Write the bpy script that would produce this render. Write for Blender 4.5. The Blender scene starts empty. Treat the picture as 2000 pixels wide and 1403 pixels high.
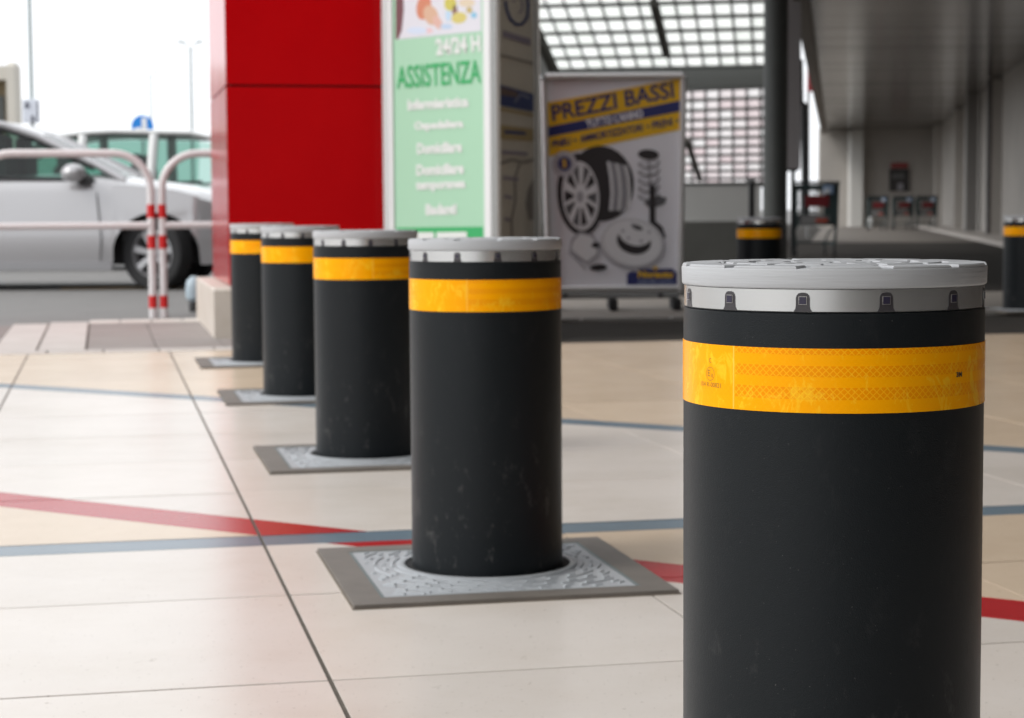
import bpy, bmesh, math, random
from mathutils import Vector, Matrix, Euler
R = math.radians
rnd = random.Random(7)
scene = bpy.context.scene
C = scene.collection

# ------------------------------------------------------------------ camera
F, PITCH, ROLL, CAMH = 3784.0, 0.0763, -0.00624, 0.6496
fw = Vector((0, math.cos(PITCH), -math.sin(PITCH)))
up0 = Vector((0, math.sin(PITCH), math.cos(PITCH)))
rt0 = Vector((1, 0, 0))
rt = rt0*math.cos(ROLL) + up0*math.sin(ROLL)
up = up0*math.cos(ROLL) - rt0*math.sin(ROLL)
cam = bpy.data.cameras.new('camera')
camo = bpy.data.objects.new('camera', cam)
C.objects.link(camo)
camo.matrix_world = Matrix(((rt.x, up.x, -fw.x, 0), (rt.y, up.y, -fw.y, 0), (rt.z, up.z, -fw.z, CAMH), (0, 0, 0, 1)))
cam.sensor_width = 36; cam.lens = F*36/2000
cam.clip_start = .05; cam.clip_end = 3000
cam.dof.use_dof = True; cam.dof.focus_distance = 1.70; cam.dof.aperture_fstop = 13
scene.camera = camo

# ------------------------------------------------------------------ world, sun, exposure
w = bpy.data.worlds.new('World'); scene.world = w; w.use_nodes = True
nt = w.node_tree; nt.nodes.clear()
SUN_EL, SUN_AZ = 42, -115
sky = nt.nodes.new('ShaderNodeTexSky'); sky.sky_type = 'NISHITA'; sky.sun_disc = False
sky.sun_elevation = R(SUN_EL); sky.sun_rotation = R(SUN_AZ)
sky.dust_density = 6; sky.air_density = 1.0
hs = nt.nodes.new('ShaderNodeHueSaturation'); hs.inputs['Saturation'].default_value = .12
mx = nt.nodes.new('ShaderNodeMixRGB'); mx.inputs['Fac'].default_value = .8
mx.inputs['Color2'].default_value = (11.6, 11.9, 12.3, 1)      # thick bright cloud layer over the clear sky
bg = nt.nodes.new('ShaderNodeBackground'); bg.inputs['Strength'].default_value = .12
wo = nt.nodes.new('ShaderNodeOutputWorld')
nt.links.new(sky.outputs[0], hs.inputs['Color']); nt.links.new(hs.outputs[0], mx.inputs['Color1'])
nt.links.new(mx.outputs[0], bg.inputs[0]); nt.links.new(bg.outputs[0], wo.inputs[0])
sl = bpy.data.lights.new('sun', 'SUN'); sl.energy = 1.0; sl.angle = R(20); sl.color = (1, .96, .9)
so = bpy.data.objects.new('sun', sl); C.objects.link(so)
sd = Vector((math.sin(R(SUN_AZ))*math.cos(R(SUN_EL)), math.cos(R(SUN_AZ))*math.cos(R(SUN_EL)), math.sin(R(SUN_EL))))
so.rotation_euler = sd.to_track_quat('Z', 'Y').to_euler()
scene.view_settings.view_transform = 'Standard'; scene.view_settings.look = 'None'
scene.view_settings.exposure = 0.2; scene.view_settings.gamma = 1
scene.render.engine = 'CYCLES'
scene.cycles.max_bounces = 8

# ------------------------------------------------------------------ helpers
def ray(px, py):
    return fw + rt*((px-1000)/F) - up*((py-701.5)/F)
def G(px, py, z=0):
    d = ray(px, py); return Vector((0, 0, CAMH)) + d*((z-CAMH)/d.z)
def at(px, py, Y):
    d = ray(px, py); return Vector((0, 0, CAMH)) + d*(Y/d.y)

AN = 0.2075
U = Vector((math.cos(AN), math.sin(AN), 0)); V = Vector((-U.y, U.x, 0))
O2 = Vector((-0.0475, 3.5116, 0))
def T(s, t, z=0): return O2 + U*s + V*t + Vector((0, 0, z))
BETA = -.166                      # the building's own direction
AX_ = lambda k: -.54+.168*k
WX_ = lambda k: 3.75+.166*k
A1 = Vector((math.cos(BETA), math.sin(BETA), 0)); A2 = Vector((-A1.y, A1.x, 0))

class MB:
    def __init__(s): s.v = []; s.f = []; s.m = []; s.uv = None
    def add(s, vs, fs, m=0):
        n = len(s.v); s.v += [Vector(x) for x in vs]
        for f in fs: s.f.append([i+n for i in f]); s.m.append(m)
        return s
    def box(s, c, size, rz=0, m=0, ex=None, ch=0):
        c = Vector(c); hx, hy, hz = [q/2 for q in size]
        ex = ex or Vector((math.cos(rz), math.sin(rz), 0)); ey = Vector((-ex.y, ex.x, 0))
        if not ch:
            vs = [c+ex*(a*hx)+ey*(b*hy)+Vector((0, 0, d*hz)) for d in (-1, 1) for a, b in ((-1, -1), (1, -1), (1, 1), (-1, 1))]
            return s.add(vs, [(3, 2, 1, 0), (4, 5, 6, 7), (0, 1, 5, 4), (1, 2, 6, 5), (2, 3, 7, 6), (3, 0, 4, 7)], m)
        lay = []
        for d, i in ((-1, 1), (-1, 0), (1, 0), (1, 1)):
            z = d*hz - (0 if i else d*ch)
            k = ch if i else 0
            for a, b in ((-1, -1), (1, -1), (1, 1), (-1, 1)):
                lay.append(c+ex*(a*(hx-k))+ey*(b*(hy-k))+Vector((0, 0, z)))
        fs = [(3, 2, 1, 0), (12, 13, 14, 15)]
        for L in range(3):
            for j in range(4):
                a, b = L*4+j, L*4+(j+1) % 4
                fs.append((a, b, b+4, a+4))
        return s.add(lay, fs, m)
    def prism(s, poly, z0, z1, m=0, ch=0):
        n = len(poly); cx = sum(p[0] for p in poly)/n; cy = sum(p[1] for p in poly)/n
        vs = [(p[0], p[1], z0) for p in poly]+[(p[0], p[1], z1-ch) for p in poly]
        fs = [tuple(range(n))[::-1]]
        for i in range(n): j = (i+1) % n; fs.append((i, j, n+j, n+i))
        if ch:
            for p in poly:
                d = math.hypot(p[0]-cx, p[1]-cy) or 1; k = max(0, 1-ch*1.4/d)
                vs.append((cx+(p[0]-cx)*k, cy+(p[1]-cy)*k, z1))
            for i in range(n): j = (i+1) % n; fs.append((n+i, n+j, 2*n+j, 2*n+i))
            fs.append(tuple(range(2*n, 3*n)))
        else: fs.append(tuple(range(n, 2*n)))
        return s.add(vs, fs, m)
    def slab(s, pts, nrm, th, m=0):          # planar polygon given in 3D, thickened back along -nrm
        n = len(pts); nrm = Vector(nrm)
        vs = [Vector(p) for p in pts]+[Vector(p)-nrm*th for p in pts]
        fs = [tuple(range(n)), tuple(range(n, 2*n))[::-1]]
        for i in range(n): j = (i+1) % n; fs.append((j, i, n+i, n+j))
        return s.add(vs, fs, m)
    def lathe(s, prof, c=(0, 0, 0), seg=48, m=0, a0=0, a1=None, cap=True, axis='Z'):
        full = a1 is None; a1 = 2*math.pi if full else a1
        c = Vector(c); n0 = len(s.v); k = seg if full else seg+1
        for r, z in prof:
            for i in range(k):
                a = a0+(a1-a0)*i/seg
                p = Vector((r*math.sin(a), -r*math.cos(a), z))
                if axis == 'Y': p = Vector((p.x, p.z, p.y))
                s.v.append(c+p)
        for j in range(len(prof)-1):
            for i in range(seg):
                b = (i+1) % k
                s.f.append([n0+j*k+i, n0+j*k+b, n0+(j+1)*k+b, n0+(j+1)*k+i]); s.m.append(m)
        if cap and full:
            if prof[0][0] > 1e-5: s.f.append([n0+i for i in range(k)][::-1]); s.m.append(m)
            if prof[-1][0] > 1e-5: s.f.append([n0+(len(prof)-1)*k+i for i in range(k)]); s.m.append(m)
        return s
    def tube(s, pts, r, seg=10, m=0, cap=True):
        pts = [Vector(p) for p in pts]; n0 = len(s.v); nn = len(pts)
        t0 = (pts[1]-pts[0]).normalized()
        up_ = Vector((0, 0, 1)) if abs(t0.z) < .9 else Vector((0, 1, 0))
        nx = t0.cross(up_).normalized()
        for i, p in enumerate(pts):
            t = (pts[min(i+1, nn-1)]-pts[max(i-1, 0)]).normalized()
            nx = (nx-t*nx.dot(t)).normalized(); ny = t.cross(nx)
            rr = r[i] if isinstance(r, (list, tuple)) else r
            for k in range(seg):
                a = 2*math.pi*k/seg; s.v.append(p+nx*(rr*math.cos(a))+ny*(rr*math.sin(a)))
        for i in range(nn-1):
            for k in range(seg):
                b = (k+1) % seg
                s.f.append([n0+i*seg+k, n0+i*seg+b, n0+(i+1)*seg+b, n0+(i+1)*seg+k]); s.m.append(m)
        if cap:
            s.f.append([n0+k for k in range(seg)][::-1]); s.m.append(m)
            s.f.append([n0+(nn-1)*seg+k for k in range(seg)]); s.m.append(m)
        return s
    def loft(s, rings, m=0, closed=False, caps=False):
        n0 = len(s.v); k = len(rings[0])
        for r in rings: s.v += [Vector(p) for p in r]
        for i in range(len(rings)-1):
            for j in range(k if closed else k-1):
                b = (j+1) % k
                s.f.append([n0+i*k+j, n0+i*k+b, n0+(i+1)*k+b, n0+(i+1)*k+j]); s.m.append(m)
        if caps:
            s.f.append([n0+j for j in range(k)][::-1]); s.m.append(m)
            s.f.append([n0+(len(rings)-1)*k+j for j in range(k)]); s.m.append(m)
        return s
    def build(s, name, mats, parent=None, smooth=False, fix=True):
        o = parent
        off = Vector((0, 0, 0))
        while o is not None:
            off += o.location; o = o.parent
        me = bpy.data.meshes.new(name)
        me.from_pydata([tuple(p-off) for p in s.v], [], s.f)
        mats = mats if isinstance(mats, (list, tuple)) else [mats]
        for q in mats: me.materials.append(q)
        me.polygons.foreach_set('material_index', s.m)
        if fix:
            bm = bmesh.new(); bm.from_mesh(me)
            bmesh.ops.recalc_face_normals(bm, faces=bm.faces); bm.to_mesh(me); bm.free()
        if smooth:
            me.polygons.foreach_set('use_smooth', [True]*len(me.polygons))
            me.set_sharp_from_angle(angle=R(38 if smooth is True else smooth))
        me.update()
        ob = bpy.data.objects.new(name, me); C.objects.link(ob)
        if parent: ob.parent = parent
        return ob

def tag(o, label=None, cat=None, group=None, kind=None):
    if label: o['label'] = label
    if cat: o['category'] = cat
    if group: o['group'] = group
    if kind: o['kind'] = kind
    return o
def thing(name, loc, label, cat, group=None):
    o = bpy.data.objects.new(name, None); C.objects.link(o); o.location = Vector(loc)
    o.empty_display_size = .1
    return tag(o, label, cat, group)
def copy_tree(o, parent=None):
    c = o.copy(); C.objects.link(c); c.parent = parent
    for ch in [q for q in bpy.data.objects if q.parent == o]: copy_tree(ch, c)
    return c
def rel(ob_name, data, parent, loc=(0, 0, 0)):
    o = bpy.data.objects.new(ob_name, data); C.objects.link(o); o.parent = parent; o.location = loc; return o

# ------------------------------------------------------------------ materials
MATS = {}
def mat(name, col, rough=.5, metal=0, spec=.5, noise=None, bump=None, coat=0, var=0):
    """noise=(scale, amount, colour2) ; bump=(scale, strength, dist)"""
    if name in MATS: return MATS[name]
    m = bpy.data.materials.new(name); m.use_nodes = True; MATS[name] = m
    t = m.node_tree; b = t.nodes['Principled BSDF']
    b.inputs['Base Color'].default_value = (*col, 1); b.inputs['Roughness'].default_value = rough
    b.inputs['Metallic'].default_value = metal; b.inputs['Specular IOR Level'].default_value = spec
    b.inputs['Coat Weight'].default_value = coat; b.inputs['Coat Roughness'].default_value = .05
    tc = t.nodes.new('ShaderNodeTexCoord')
    last = None
    if noise:
        sc, amt, c2 = noise
        n = t.nodes.new('ShaderNodeTexNoise'); n.inputs['Scale'].default_value = sc; n.inputs['Detail'].default_value = 8
        n.inputs['Roughness'].default_value = .65
        t.links.new(tc.outputs['Object'], n.inputs['Vector'])
        r = t.nodes.new('ShaderNodeValToRGB'); r.color_ramp.elements[0].position = .35; r.color_ramp.elements[1].position = .7
        t.links.new(n.outputs[0], r.inputs[0])
        mu = t.nodes.new('ShaderNodeMath'); mu.operation = 'MULTIPLY'; mu.inputs[1].default_value = amt
        t.links.new(r.outputs[0], mu.inputs[0])
        mxn = t.nodes.new('ShaderNodeMixRGB'); mxn.inputs[1].default_value = (*col, 1); mxn.inputs[2].default_value = (*c2, 1)
        t.links.new(mu.outputs[0], mxn.inputs[0]); last = mxn.outputs[0]
    if var:
        oi = t.nodes.new('ShaderNodeObjectInfo'); mr = t.nodes.new('ShaderNodeMapRange')
        mr.inputs[3].default_value = 1-var; mr.inputs[4].default_value = 1+var
        t.links.new(oi.outputs['Random'], mr.inputs[0])
        hv = t.nodes.new('ShaderNodeHueSaturation'); t.links.new(mr.outputs[0], hv.inputs['Value'])
        if last: t.links.new(last, hv.inputs['Color'])
        else: hv.inputs['Color'].default_value = (*col, 1)
        last = hv.outputs[0]
    if last: t.links.new(last, b.inputs['Base Color'])
    if bump:
        sc, st, di = bump
        n = t.nodes.new('ShaderNodeTexNoise'); n.inputs['Scale'].default_value = sc; n.inputs['Detail'].default_value = 4
        t.links.new(tc.outputs['Object'], n.inputs['Vector'])
        bp = t.nodes.new('ShaderNodeBump'); bp.inputs['Strength'].default_value = st; bp.inputs['Distance'].default_value = di
        t.links.new(n.outputs[0], bp.inputs['Height']); t.links.new(bp.outputs[0], b.inputs['Normal'])
    return m

def tile_mat(name, col, c2):
    """porcelain: base mottling, sparse dark specks and faint scuffs, fine relief"""
    m = mat(name, col, .3, spec=.25, noise=(5.5, .4, c2), var=.035)
    t = m.node_tree; b = t.nodes['Principled BSDF']
    src = b.inputs['Base Color'].links[0].from_socket
    geo = t.nodes.new('ShaderNodeNewGeometry')
    n = t.nodes.new('ShaderNodeTexNoise'); n.inputs['Scale'].default_value = 150; n.inputs['Detail'].default_value = 3
    t.links.new(geo.outputs['Position'], n.inputs['Vector'])
    r = t.nodes.new('ShaderNodeValToRGB'); r.color_ramp.elements[0].position = .24; r.color_ramp.elements[1].position = .34
    r.color_ramp.elements[0].color = (.50, .48, .45, 1); r.color_ramp.elements[1].color = (1, 1, 1, 1)
    t.links.new(n.outputs[0], r.inputs[0])
    n2 = t.nodes.new('ShaderNodeTexNoise'); n2.inputs['Scale'].default_value = 1.3; n2.inputs['Detail'].default_value = 10
    n2.inputs['Roughness'].default_value = .7
    t.links.new(geo.outputs['Position'], n2.inputs['Vector'])
    r2 = t.nodes.new('ShaderNodeValToRGB'); r2.color_ramp.elements[0].position = .3; r2.color_ramp.elements[1].position = .55
    r2.color_ramp.elements[0].color = (.93, .91, .88, 1); r2.color_ramp.elements[1].color = (1, 1, 1, 1)
    t.links.new(n2.outputs[0], r2.inputs[0])
    a = t.nodes.new('ShaderNodeMixRGB'); a.blend_type = 'MULTIPLY'; a.inputs[0].default_value = 1
    t.links.new(src, a.inputs[1]); t.links.new(r.outputs[0], a.inputs[2])
    a2 = t.nodes.new('ShaderNodeMixRGB'); a2.blend_type = 'MULTIPLY'; a2.inputs[0].default_value = 1
    t.links.new(a.outputs[0], a2.inputs[1]); t.links.new(r2.outputs[0], a2.inputs[2])
    # sparse scuffs and dropped-dirt marks
    n5 = t.nodes.new('ShaderNodeTexNoise'); n5.inputs['Scale'].default_value = 26; n5.inputs['Detail'].default_value = 5; n5.inputs['Roughness'].default_value = .7; n5.inputs['Distortion'].default_value = 1.2
    t.links.new(geo.outputs['Position'], n5.inputs['Vector'])
    r5 = t.nodes.new('ShaderNodeValToRGB'); r5.color_ramp.elements[0].position = .25; r5.color_ramp.elements[1].position = .33
    r5.color_ramp.elements[0].color = (.62, .58, .53, 1); r5.color_ramp.elements[1].color = (1, 1, 1, 1)
    t.links.new(n5.outputs[0], r5.inputs[0])
    a3 = t.nodes.new('ShaderNodeMixRGB'); a3.blend_type = 'MULTIPLY'; a3.inputs[0].default_value = 1
    t.links.new(a2.outputs[0], a3.inputs[1]); t.links.new(r5.outputs[0], a3.inputs[2])
    t.links.new(a3.outputs[0], b.inputs['Base Color'])
    nr = t.nodes.new('ShaderNodeMapRange'); nr.inputs[3].default_value = .17; nr.inputs[4].default_value = .28
    t.links.new(n2.outputs[0], nr.inputs[0]); t.links.new(nr.outputs[0], b.inputs['Roughness'])
    bp = t.nodes.new('ShaderNodeBump'); bp.inputs['Strength'].default_value = .08; bp.inputs['Distance'].default_value = .0004
    t.links.new(n.outputs[0], bp.inputs['Height']); t.links.new(bp.outputs[0], b.inputs['Normal'])
    return m

M_white = tile_mat('tile_white', (.75, .69, .635), (.69, .63, .575))
M_tan = tile_mat('tile_tan', (.72, .575, .43), (.66, .52, .38))
M_red = tile_mat('tile_red', (.46, .022, .026), (.38, .02, .022))
M_blue = tile_mat('tile_blue', (.165, .225, .275), (.14, .19, .235))
M_grout = mat('grout', (.075, .062, .05), .9, noise=(60, .6, (.18, .15, .12)))
M_asph = mat('asphalt', (.20, .195, .19), .85, noise=(3, .5, (.25, .24, .23)), bump=(180, .5, .004))
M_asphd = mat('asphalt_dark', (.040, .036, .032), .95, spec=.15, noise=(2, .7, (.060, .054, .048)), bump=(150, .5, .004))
M_brown = mat('asphalt_brown', (.22, .18, .17), .8, noise=(4, .6, (.28, .24, .22)), bump=(120, .4, .004))
M_conc = mat('concrete', (.30, .275, .25), .9, spec=.2, noise=(6, .7, (.22, .20, .175)), bump=(60, .3, .003))
M_kerb = mat('kerb_stone', (.62, .58, .54), .7, noise=(8, .6, (.50, .45, .41)), bump=(50, .3, .003), var=.05)
M_stone = mat('plinth_stone', (.62, .56, .50), .6, noise=(5, .8, (.50, .43, .36)), bump=(40, .3, .003))
M_wall = mat('plaster_wall', (.47, .44, .405), .8, noise=(.6, .7, (.35, .325, .30)), bump=(20, .2, .01))
M_ceil = mat('ceiling_metal', (.29, .27, .25), .17, metal=.8, noise=(.8, .5, (.22, .205, .19)))
M_black = mat('black_plastic', (.015, .015, .016), .45)
M_rubber = mat('rubber', (.018, .018, .019), .8)
M_steel = mat('galvanised', (.42, .43, .43), .45, metal=.6, noise=(10, .5, (.33, .34, .34)))
M_alu = mat('aluminium', (.66, .66, .66), .4, metal=.35)
M_framew = mat('white_frame', (.72, .73, .74), .45)
M_red_p = mat('red_panel', (.47, .002, .004), .16, spec=.22, noise=(2.2, .35, (.36, .0, .003)), coat=.0, bump=(2.2, .12, .02))
M_seam = mat('dark_seam', (.02, .008, .008), .8)
M_railw = mat('rail_white', (.74, .72, .72), .35, noise=(14, .3, (.62, .58, .56)))
M_railr = mat('rail_red', (.62, .012, .012), .4)

# ------------------------------------------------------------------ ground, pavement
def sheet(name, pts, z, m, z2=None):
    b = MB(); b.add([(p[0], p[1], z) for p in pts], [tuple(range(len(pts)))])
    return tag(b.build(name, m, fix=False), kind='structure')
g = MB(); g.add([(-900, -300, -.05), (900, -300, -.05), (900, 1500, -.05), (-900, 1500, -.05)], [(0, 1, 2, 3)])
tag(g.build('ground', M_asph, fix=False), kind='structure')
def quad(s0, s1, t0, t1): return [T(s0, t0), T(s1, t0), T(s1, t1), T(s0, t1)]
sheet('road', quad(-40, .9, 8.5, 40), -.03, M_asph)
# dark lane between the tiles and the building, and the arcade floor beyond
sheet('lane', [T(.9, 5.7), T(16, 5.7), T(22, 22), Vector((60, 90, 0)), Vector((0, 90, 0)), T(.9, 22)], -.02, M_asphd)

sheet('arcade_floor', [(AX_(38), 38), (WX_(38), 38), (WX_(72), 72), (AX_(72), 72)], -.016, mat('arcade_concrete', (.17, .15, .13), .8, noise=(.5, .6, (.18, .16, .14))))
EDGE_T = 5.80
pave = MB(); pave.prism([(p.x, p.y) for p in quad(-3.75, 7.2, -6.2, EDGE_T)], -.2, -.0019)
pave = tag(pave.build('pavement', M_grout), kind='structure')

def clip(poly, a, b, c):                      # keep a*s+b*t+c >= 0
    out = []
    for i in range(len(poly)):
        p, q = poly[i], poly[(i+1) % len(poly)]
        dp, dq = a*p[0]+b*p[1]+c, a*q[0]+b*q[1]+c
        if dp >= 0: out.append(p)
        if (dp >= 0) != (dq >= 0):
            k = dp/(dp-dq); out.append((p[0]+(q[0]-p[0])*k, p[1]+(q[1]-p[1])*k))
    return out
def area(poly): return abs(sum(poly[i][0]*poly[(i+1) % len(poly)][1]-poly[(i+1) % len(poly)][0]*poly[i][1] for i in range(len(poly)))/2)
GAP = .0022/2
def split(poly, a, b, c, g=.0012):
    n = math.hypot(a, b); return clip(poly, a, b, c-g*n), clip(poly, -a, -b, -c-g*n)
s_lines = [-3.48, -2.87, -2.26, -1.65, -1.026, -.38]+[-.38+.6*k for k in range(1, 13)]
t_lines = [-.18+.617*k for k in range(-9, 10)]+[EDGE_T]
def s_gap(x): return .0035 if abs(x+.38) < .01 else (.0032 if abs(x+1.026) < .01 else .0019)
def shrink(poly):
    return poly
for i in range(len(s_lines)-1):
    for j in range(len(t_lines)-1):
        s0, s1, t0, t1 = s_lines[i]+s_gap(s_lines[i]), s_lines[i+1]-s_gap(s_lines[i+1]), t_lines[j]+.0027, t_lines[j+1]-.0027
        if t1 < -2.2 and (i % 2 or True) and t1 < -3.3: continue
        if t1-t0 < .02: continue
        cell = [(s0, t0), (s1, t0), (s1, t1), (s0, t1)]
        pieces = []
        # blue band along u first
        upr, lo = split(cell, 0, 1, -.445)
        mid, lo = split(lo, 0, 1, -.325) if len(lo) > 2 else ([], [])
        pieces.append((mid, 'blue'))
        for reg in (upr, lo):
            if len(reg) < 3: continue
            a, rest = split(reg, 1, 1, -3.155); pieces.append((a, 'tan'))
            bnd, rest = split(rest, 1, 1, -2.975) if len(rest) > 2 else ([], []); pieces.append((bnd, 'blue'))
            c_, rest = split(rest, 1, 1, -.285) if len(rest) > 2 else ([], [])
            if len(c_) > 2: pieces.append((c_, 'white' if c_[0][1] > .385 and min(q[1] for q in c_) > .3 else 'tan'))
            rd, rest = split(rest, 1, 1, -.065) if len(rest) > 2 else ([], []); pieces.append((rd, 'red'))
            if len(rest) > 2: pieces.append((rest, 'tan' if min(q[1] for q in rest) > .3 else 'white'))
        for poly, cname in pieces:
            if len(poly) < 3 or area(poly) < 2e-4: continue
            P = [T(*q) for q in poly]
            dz = rnd.uniform(-.0004, .0004)
            b = MB(); b.prism([(p.x, p.y) for p in P], -.012, dz, ch=.00025)
            b.build('tile', {'white': M_white, 'tan': M_tan, 'red': M_red, 'blue': M_blue}[cname], pave)

# pale slabs, grey paving and kerb beyond the tiles on the left
slabs = MB(); slabs.prism([(p.x, p.y) for p in quad(-1.21, .9, EDGE_T, 8.52)], -.2, -.006)
slabs = tag(slabs.build('path', M_grout), kind='structure')
def piece(name, s0, s1, t0, t1, z0, z1, m, parent, ch=.003):
    b = MB(); b.prism([(p.x, p.y) for p in quad(s0, s1, t0, t1)], z0, z1, ch=ch); return b.build(name, m, parent)
M_slab = mat('pale_slab', (.55, .51, .48), .7, spec=.3, noise=(4, .7, (.45, .40, .37)), bump=(50, .2, .002), var=.03)
M_pav = mat('grey_paving', (.30, .27, .255), .8, spec=.3, noise=(3, .8, (.25, .215, .20)), bump=(60, .3, .003), var=.05)
for k in range(4):
    t0 = 5.98+k*.6; piece('slab', -1.2, -1.0, t0, min(t0+.59, 8.28), -.05, .004, M_slab, slabs)
    piece('slab', -.99, -.77, t0+.0, min(t0+.59, 8.5), -.05, .006, M_slab, slabs)
for k in range(8): piece('border_stone', -1.2+k*.26, -1.2+k*.26+.252, 5.805, 5.975, -.05, .003, M_slab, slabs)
for i in range(5):
    for j in range(6):
        piece('paving_stone', -.76+i*.33, -.76+i*.33+.325, 5.98+j*.38, 5.98+j*.38+.375, -.05, rnd.uniform(-.001, .002), M_pav, slabs, .002)
for k in range(9): piece('kerb_stone', -.765+k*.185, -.765+k*.185+.178, 8.27, 8.5, -.05, .008, M_kerb, slabs, .006)
# brown asphalt left of the slabs
sheet('side_road', quad(-14, -1.21, EDGE_T+.02, 8.6), -.026, M_brown)
# yellow line on the road behind the railings
yl = MB(); p0 = G(120, 563, -.02); p1 = G(372, 561, -.02); d = (p1-p0).normalized(); n_ = Vector((-d.y, d.x, 0))*.05
yl.prism([(q.x, q.y) for q in (p0-n_, p1-n_, p1+n_, p0+n_)], -.026, -.022)
tag(yl.build('road_line', mat('yellow_paint', (.62, .40, .14), .7)), kind='structure')

# kerbed island in front of the arcade where the poster stand is
isl = MB(); isl.prism([(p.x, p.y) for p in quad(1.0, 9, 7.95, 10.6)], -.2, -.002)
isl = tag(isl.build('island', M_conc), kind='structure')
for k in range(14): piece('kerb_stone', 1.0+k*.56, 1.0+k*.56+.553, 7.80, 7.946, -.1, .004, mat('kerb_grey', (.26, .245, .225), .8, noise=(9, .5, (.19, .18, .165)), bump=(50, .3, .003), var=.06), isl, .01)

# ------------------------------------------------------------------ arcade building
bld = thing('arcade_building', (9, 40, 0), 'long building with a covered arcade, grey plaster wall and dark metal ceiling on the right', 'building')
def AX(k): return -.54+.168*k                     # left edge of ceiling at depth Y
def WX(k): return 3.75+.166*k                     # right wall at depth Y
ZC = 3.55
Y0 = -60
b = MB()                                          # slab above the ceiling
b.prism([(AX(Y0)-.05, Y0), (WX(Y0)+12, Y0), (WX(76)+8, 76), (AX(76)-.05, 76)], ZC+.07, ZC+1.6)
b.build('roof_slab', M_wall, bld)
b = MB()
b.prism([(AX(Y0)-.06, Y0), (AX(Y0)+.12, Y0), (AX(70.9)+.12, 70.9), (AX(70.9)-.06, 70.9)], ZC-.20, ZC+.069)
b.build('edge_beam', mat('edge_beam', (.30, .26, .22), .5), bld)
k = float(Y0)
while k < 71.3:
    st_ = .95 if k > 22 else 8.2
    b = MB(); dz = rnd.uniform(-.006, .006); y0, y1 = k+.012, k+st_-.012
    b.prism([(AX(y0)+.125, y0), (WX(y0)-.004, y0), (WX(y1)-.004, y1), (AX(y1)+.125, y1)], ZC+dz, ZC+.05)
    b.build('ceiling_panel', M_ceil, bld)
    k += st_
b = MB(); b.prism([(AX(14)-4.3, 14), (AX(14)-.08, 14), (AX(27.2)-.08, 27.2), (AX(27.2)-3.3, 27.2)], ZC+.72, ZC+.95); b.build('unseen_canopy', M_wall, bld)  # unseen slab above the view, added to darken reflections in the tiles
b = MB(); b.prism([(WX(20), 20), (WX(20)+12, 20), (WX(76)+8, 76), (WX(76), 76)], -.1, ZC+.069); b.build('wall', M_wall, bld)
M_unseen = mat('unseen_dark_glass', (.012, .012, .013), .15, spec=.3)
for k in range(20):                               # unseen dark panels along the near stretch, added to blacken bollard reflections
    y0, y1 = -60+k*4+.05, -60+(k+1)*4-.05
    b = MB(); b.prism([(WX(y0), y0), (WX(y0)+.2, y0), (WX(y1)+.2, y1), (WX(y1), y1)], .1, ZC-.25); b.build('unseen_dark_panel', M_unseen, bld)
b = MB(); b.prism([(WX(Y0)+.22, Y0), (WX(Y0)+12, Y0), (WX(20)+12, 19.99), (WX(20)+.22, 19.99)], -.1, ZC+.069); b.build('unseen_near_wall', mat('unseen_near_wall', (.10, .095, .09), .8), bld)  # unseen near wall, made dark for the same reflections
for yy in (44, 57, 68):
    b = MB(); b.box((WX(yy)-.12, yy, ZC/2-.02), (.24, .9, ZC-.04), ex=A1); b.build('pilaster', M_wall, bld)
b = MB(); b.box((WX(50)-.22, 50, ZC/2), (.28, .5, ZC-.02), ex=A1); b.build('drain_pipe_casing', mat('casing', (.20, .19, .18), .6), bld)
b = MB(); b.tube([(WX(44)-.35, 43.6, 0.02), (WX(44)-.35, 43.6, ZC-.02)], .055, 12); b.build('drain_pipe', mat('pipe_dark', (.11, .10, .10), .5), bld, True)
b = MB(); b.box((.5*(11.3+WX(71)), 71.4, ZC/2+.015), (WX(71)-11.3-.0, .3, ZC+.06)); b.build('end_wall', M_wall, bld)
b = MB(); b.box((12.55, 70.9, ZC/2-.02), (.45, .6, ZC-.03)); b.build('pilaster', mat('pale_plaster', (.66, .65, .62), .7), bld)
# pale strip along the wall, sunlight on the floor painted as colour
b = MB()
b.prism([(WX(18)-.85, 18), (WX(18)-.003, 18), (WX(70)-.003, 70), (WX(70)-.85, 70)], -.019, .06); b.build('sunlit_band', mat('sunlit_concrete', (.52, .48, .44), .7, noise=(2, .6, (.42, .38, .35))), bld)

# steel columns along the roof edge
def column(px, Y, r, zt, label, m):
    p = at(px, 400, Y)
    t = thing('steel_column', (p.x, p.y, -.02), label, 'column', 'round steel columns of the arcade')
    b = MB(); b.tube([(p.x, p.y, -.02), (p.x, p.y, zt)], r, 28); b.build('shaft', m, t, True)
    b = MB(); b.box((p.x, p.y, .005), (r*3.2, r*3.2, .03)); b.build('base_plate', M_steel, t)
M_col = mat('column_grey', (.08, .085, .08), .5, noise=(3, .5, (.06, .065, .06)))
column(1514, 24, .148, ZC-.02, 'thick grey round steel column behind the grey capped bollard, left of the trolley', M_col)
p = at(1549, 200, 25.5)
t = thing('pale_post', (p.x, p.y, 0), 'flat pale grey panel post ending above the shopping trolley', 'post')
b = MB(); b.box((p.x, p.y, 2.35), (.19, .06, 2.35)); b.build('panel', mat('pale_mauve', (.36, .33, .33), .6), t)
b = MB(); b.box((p.x+.02, p.y+.12, 1.78), (.05, .05, 3.5)); b.build('post', M_black, t)
b = MB(); b.box((p.x, p.y+.05, 1.17), (.16, .05, .05)); b.build('bracket', M_black, t)
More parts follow.
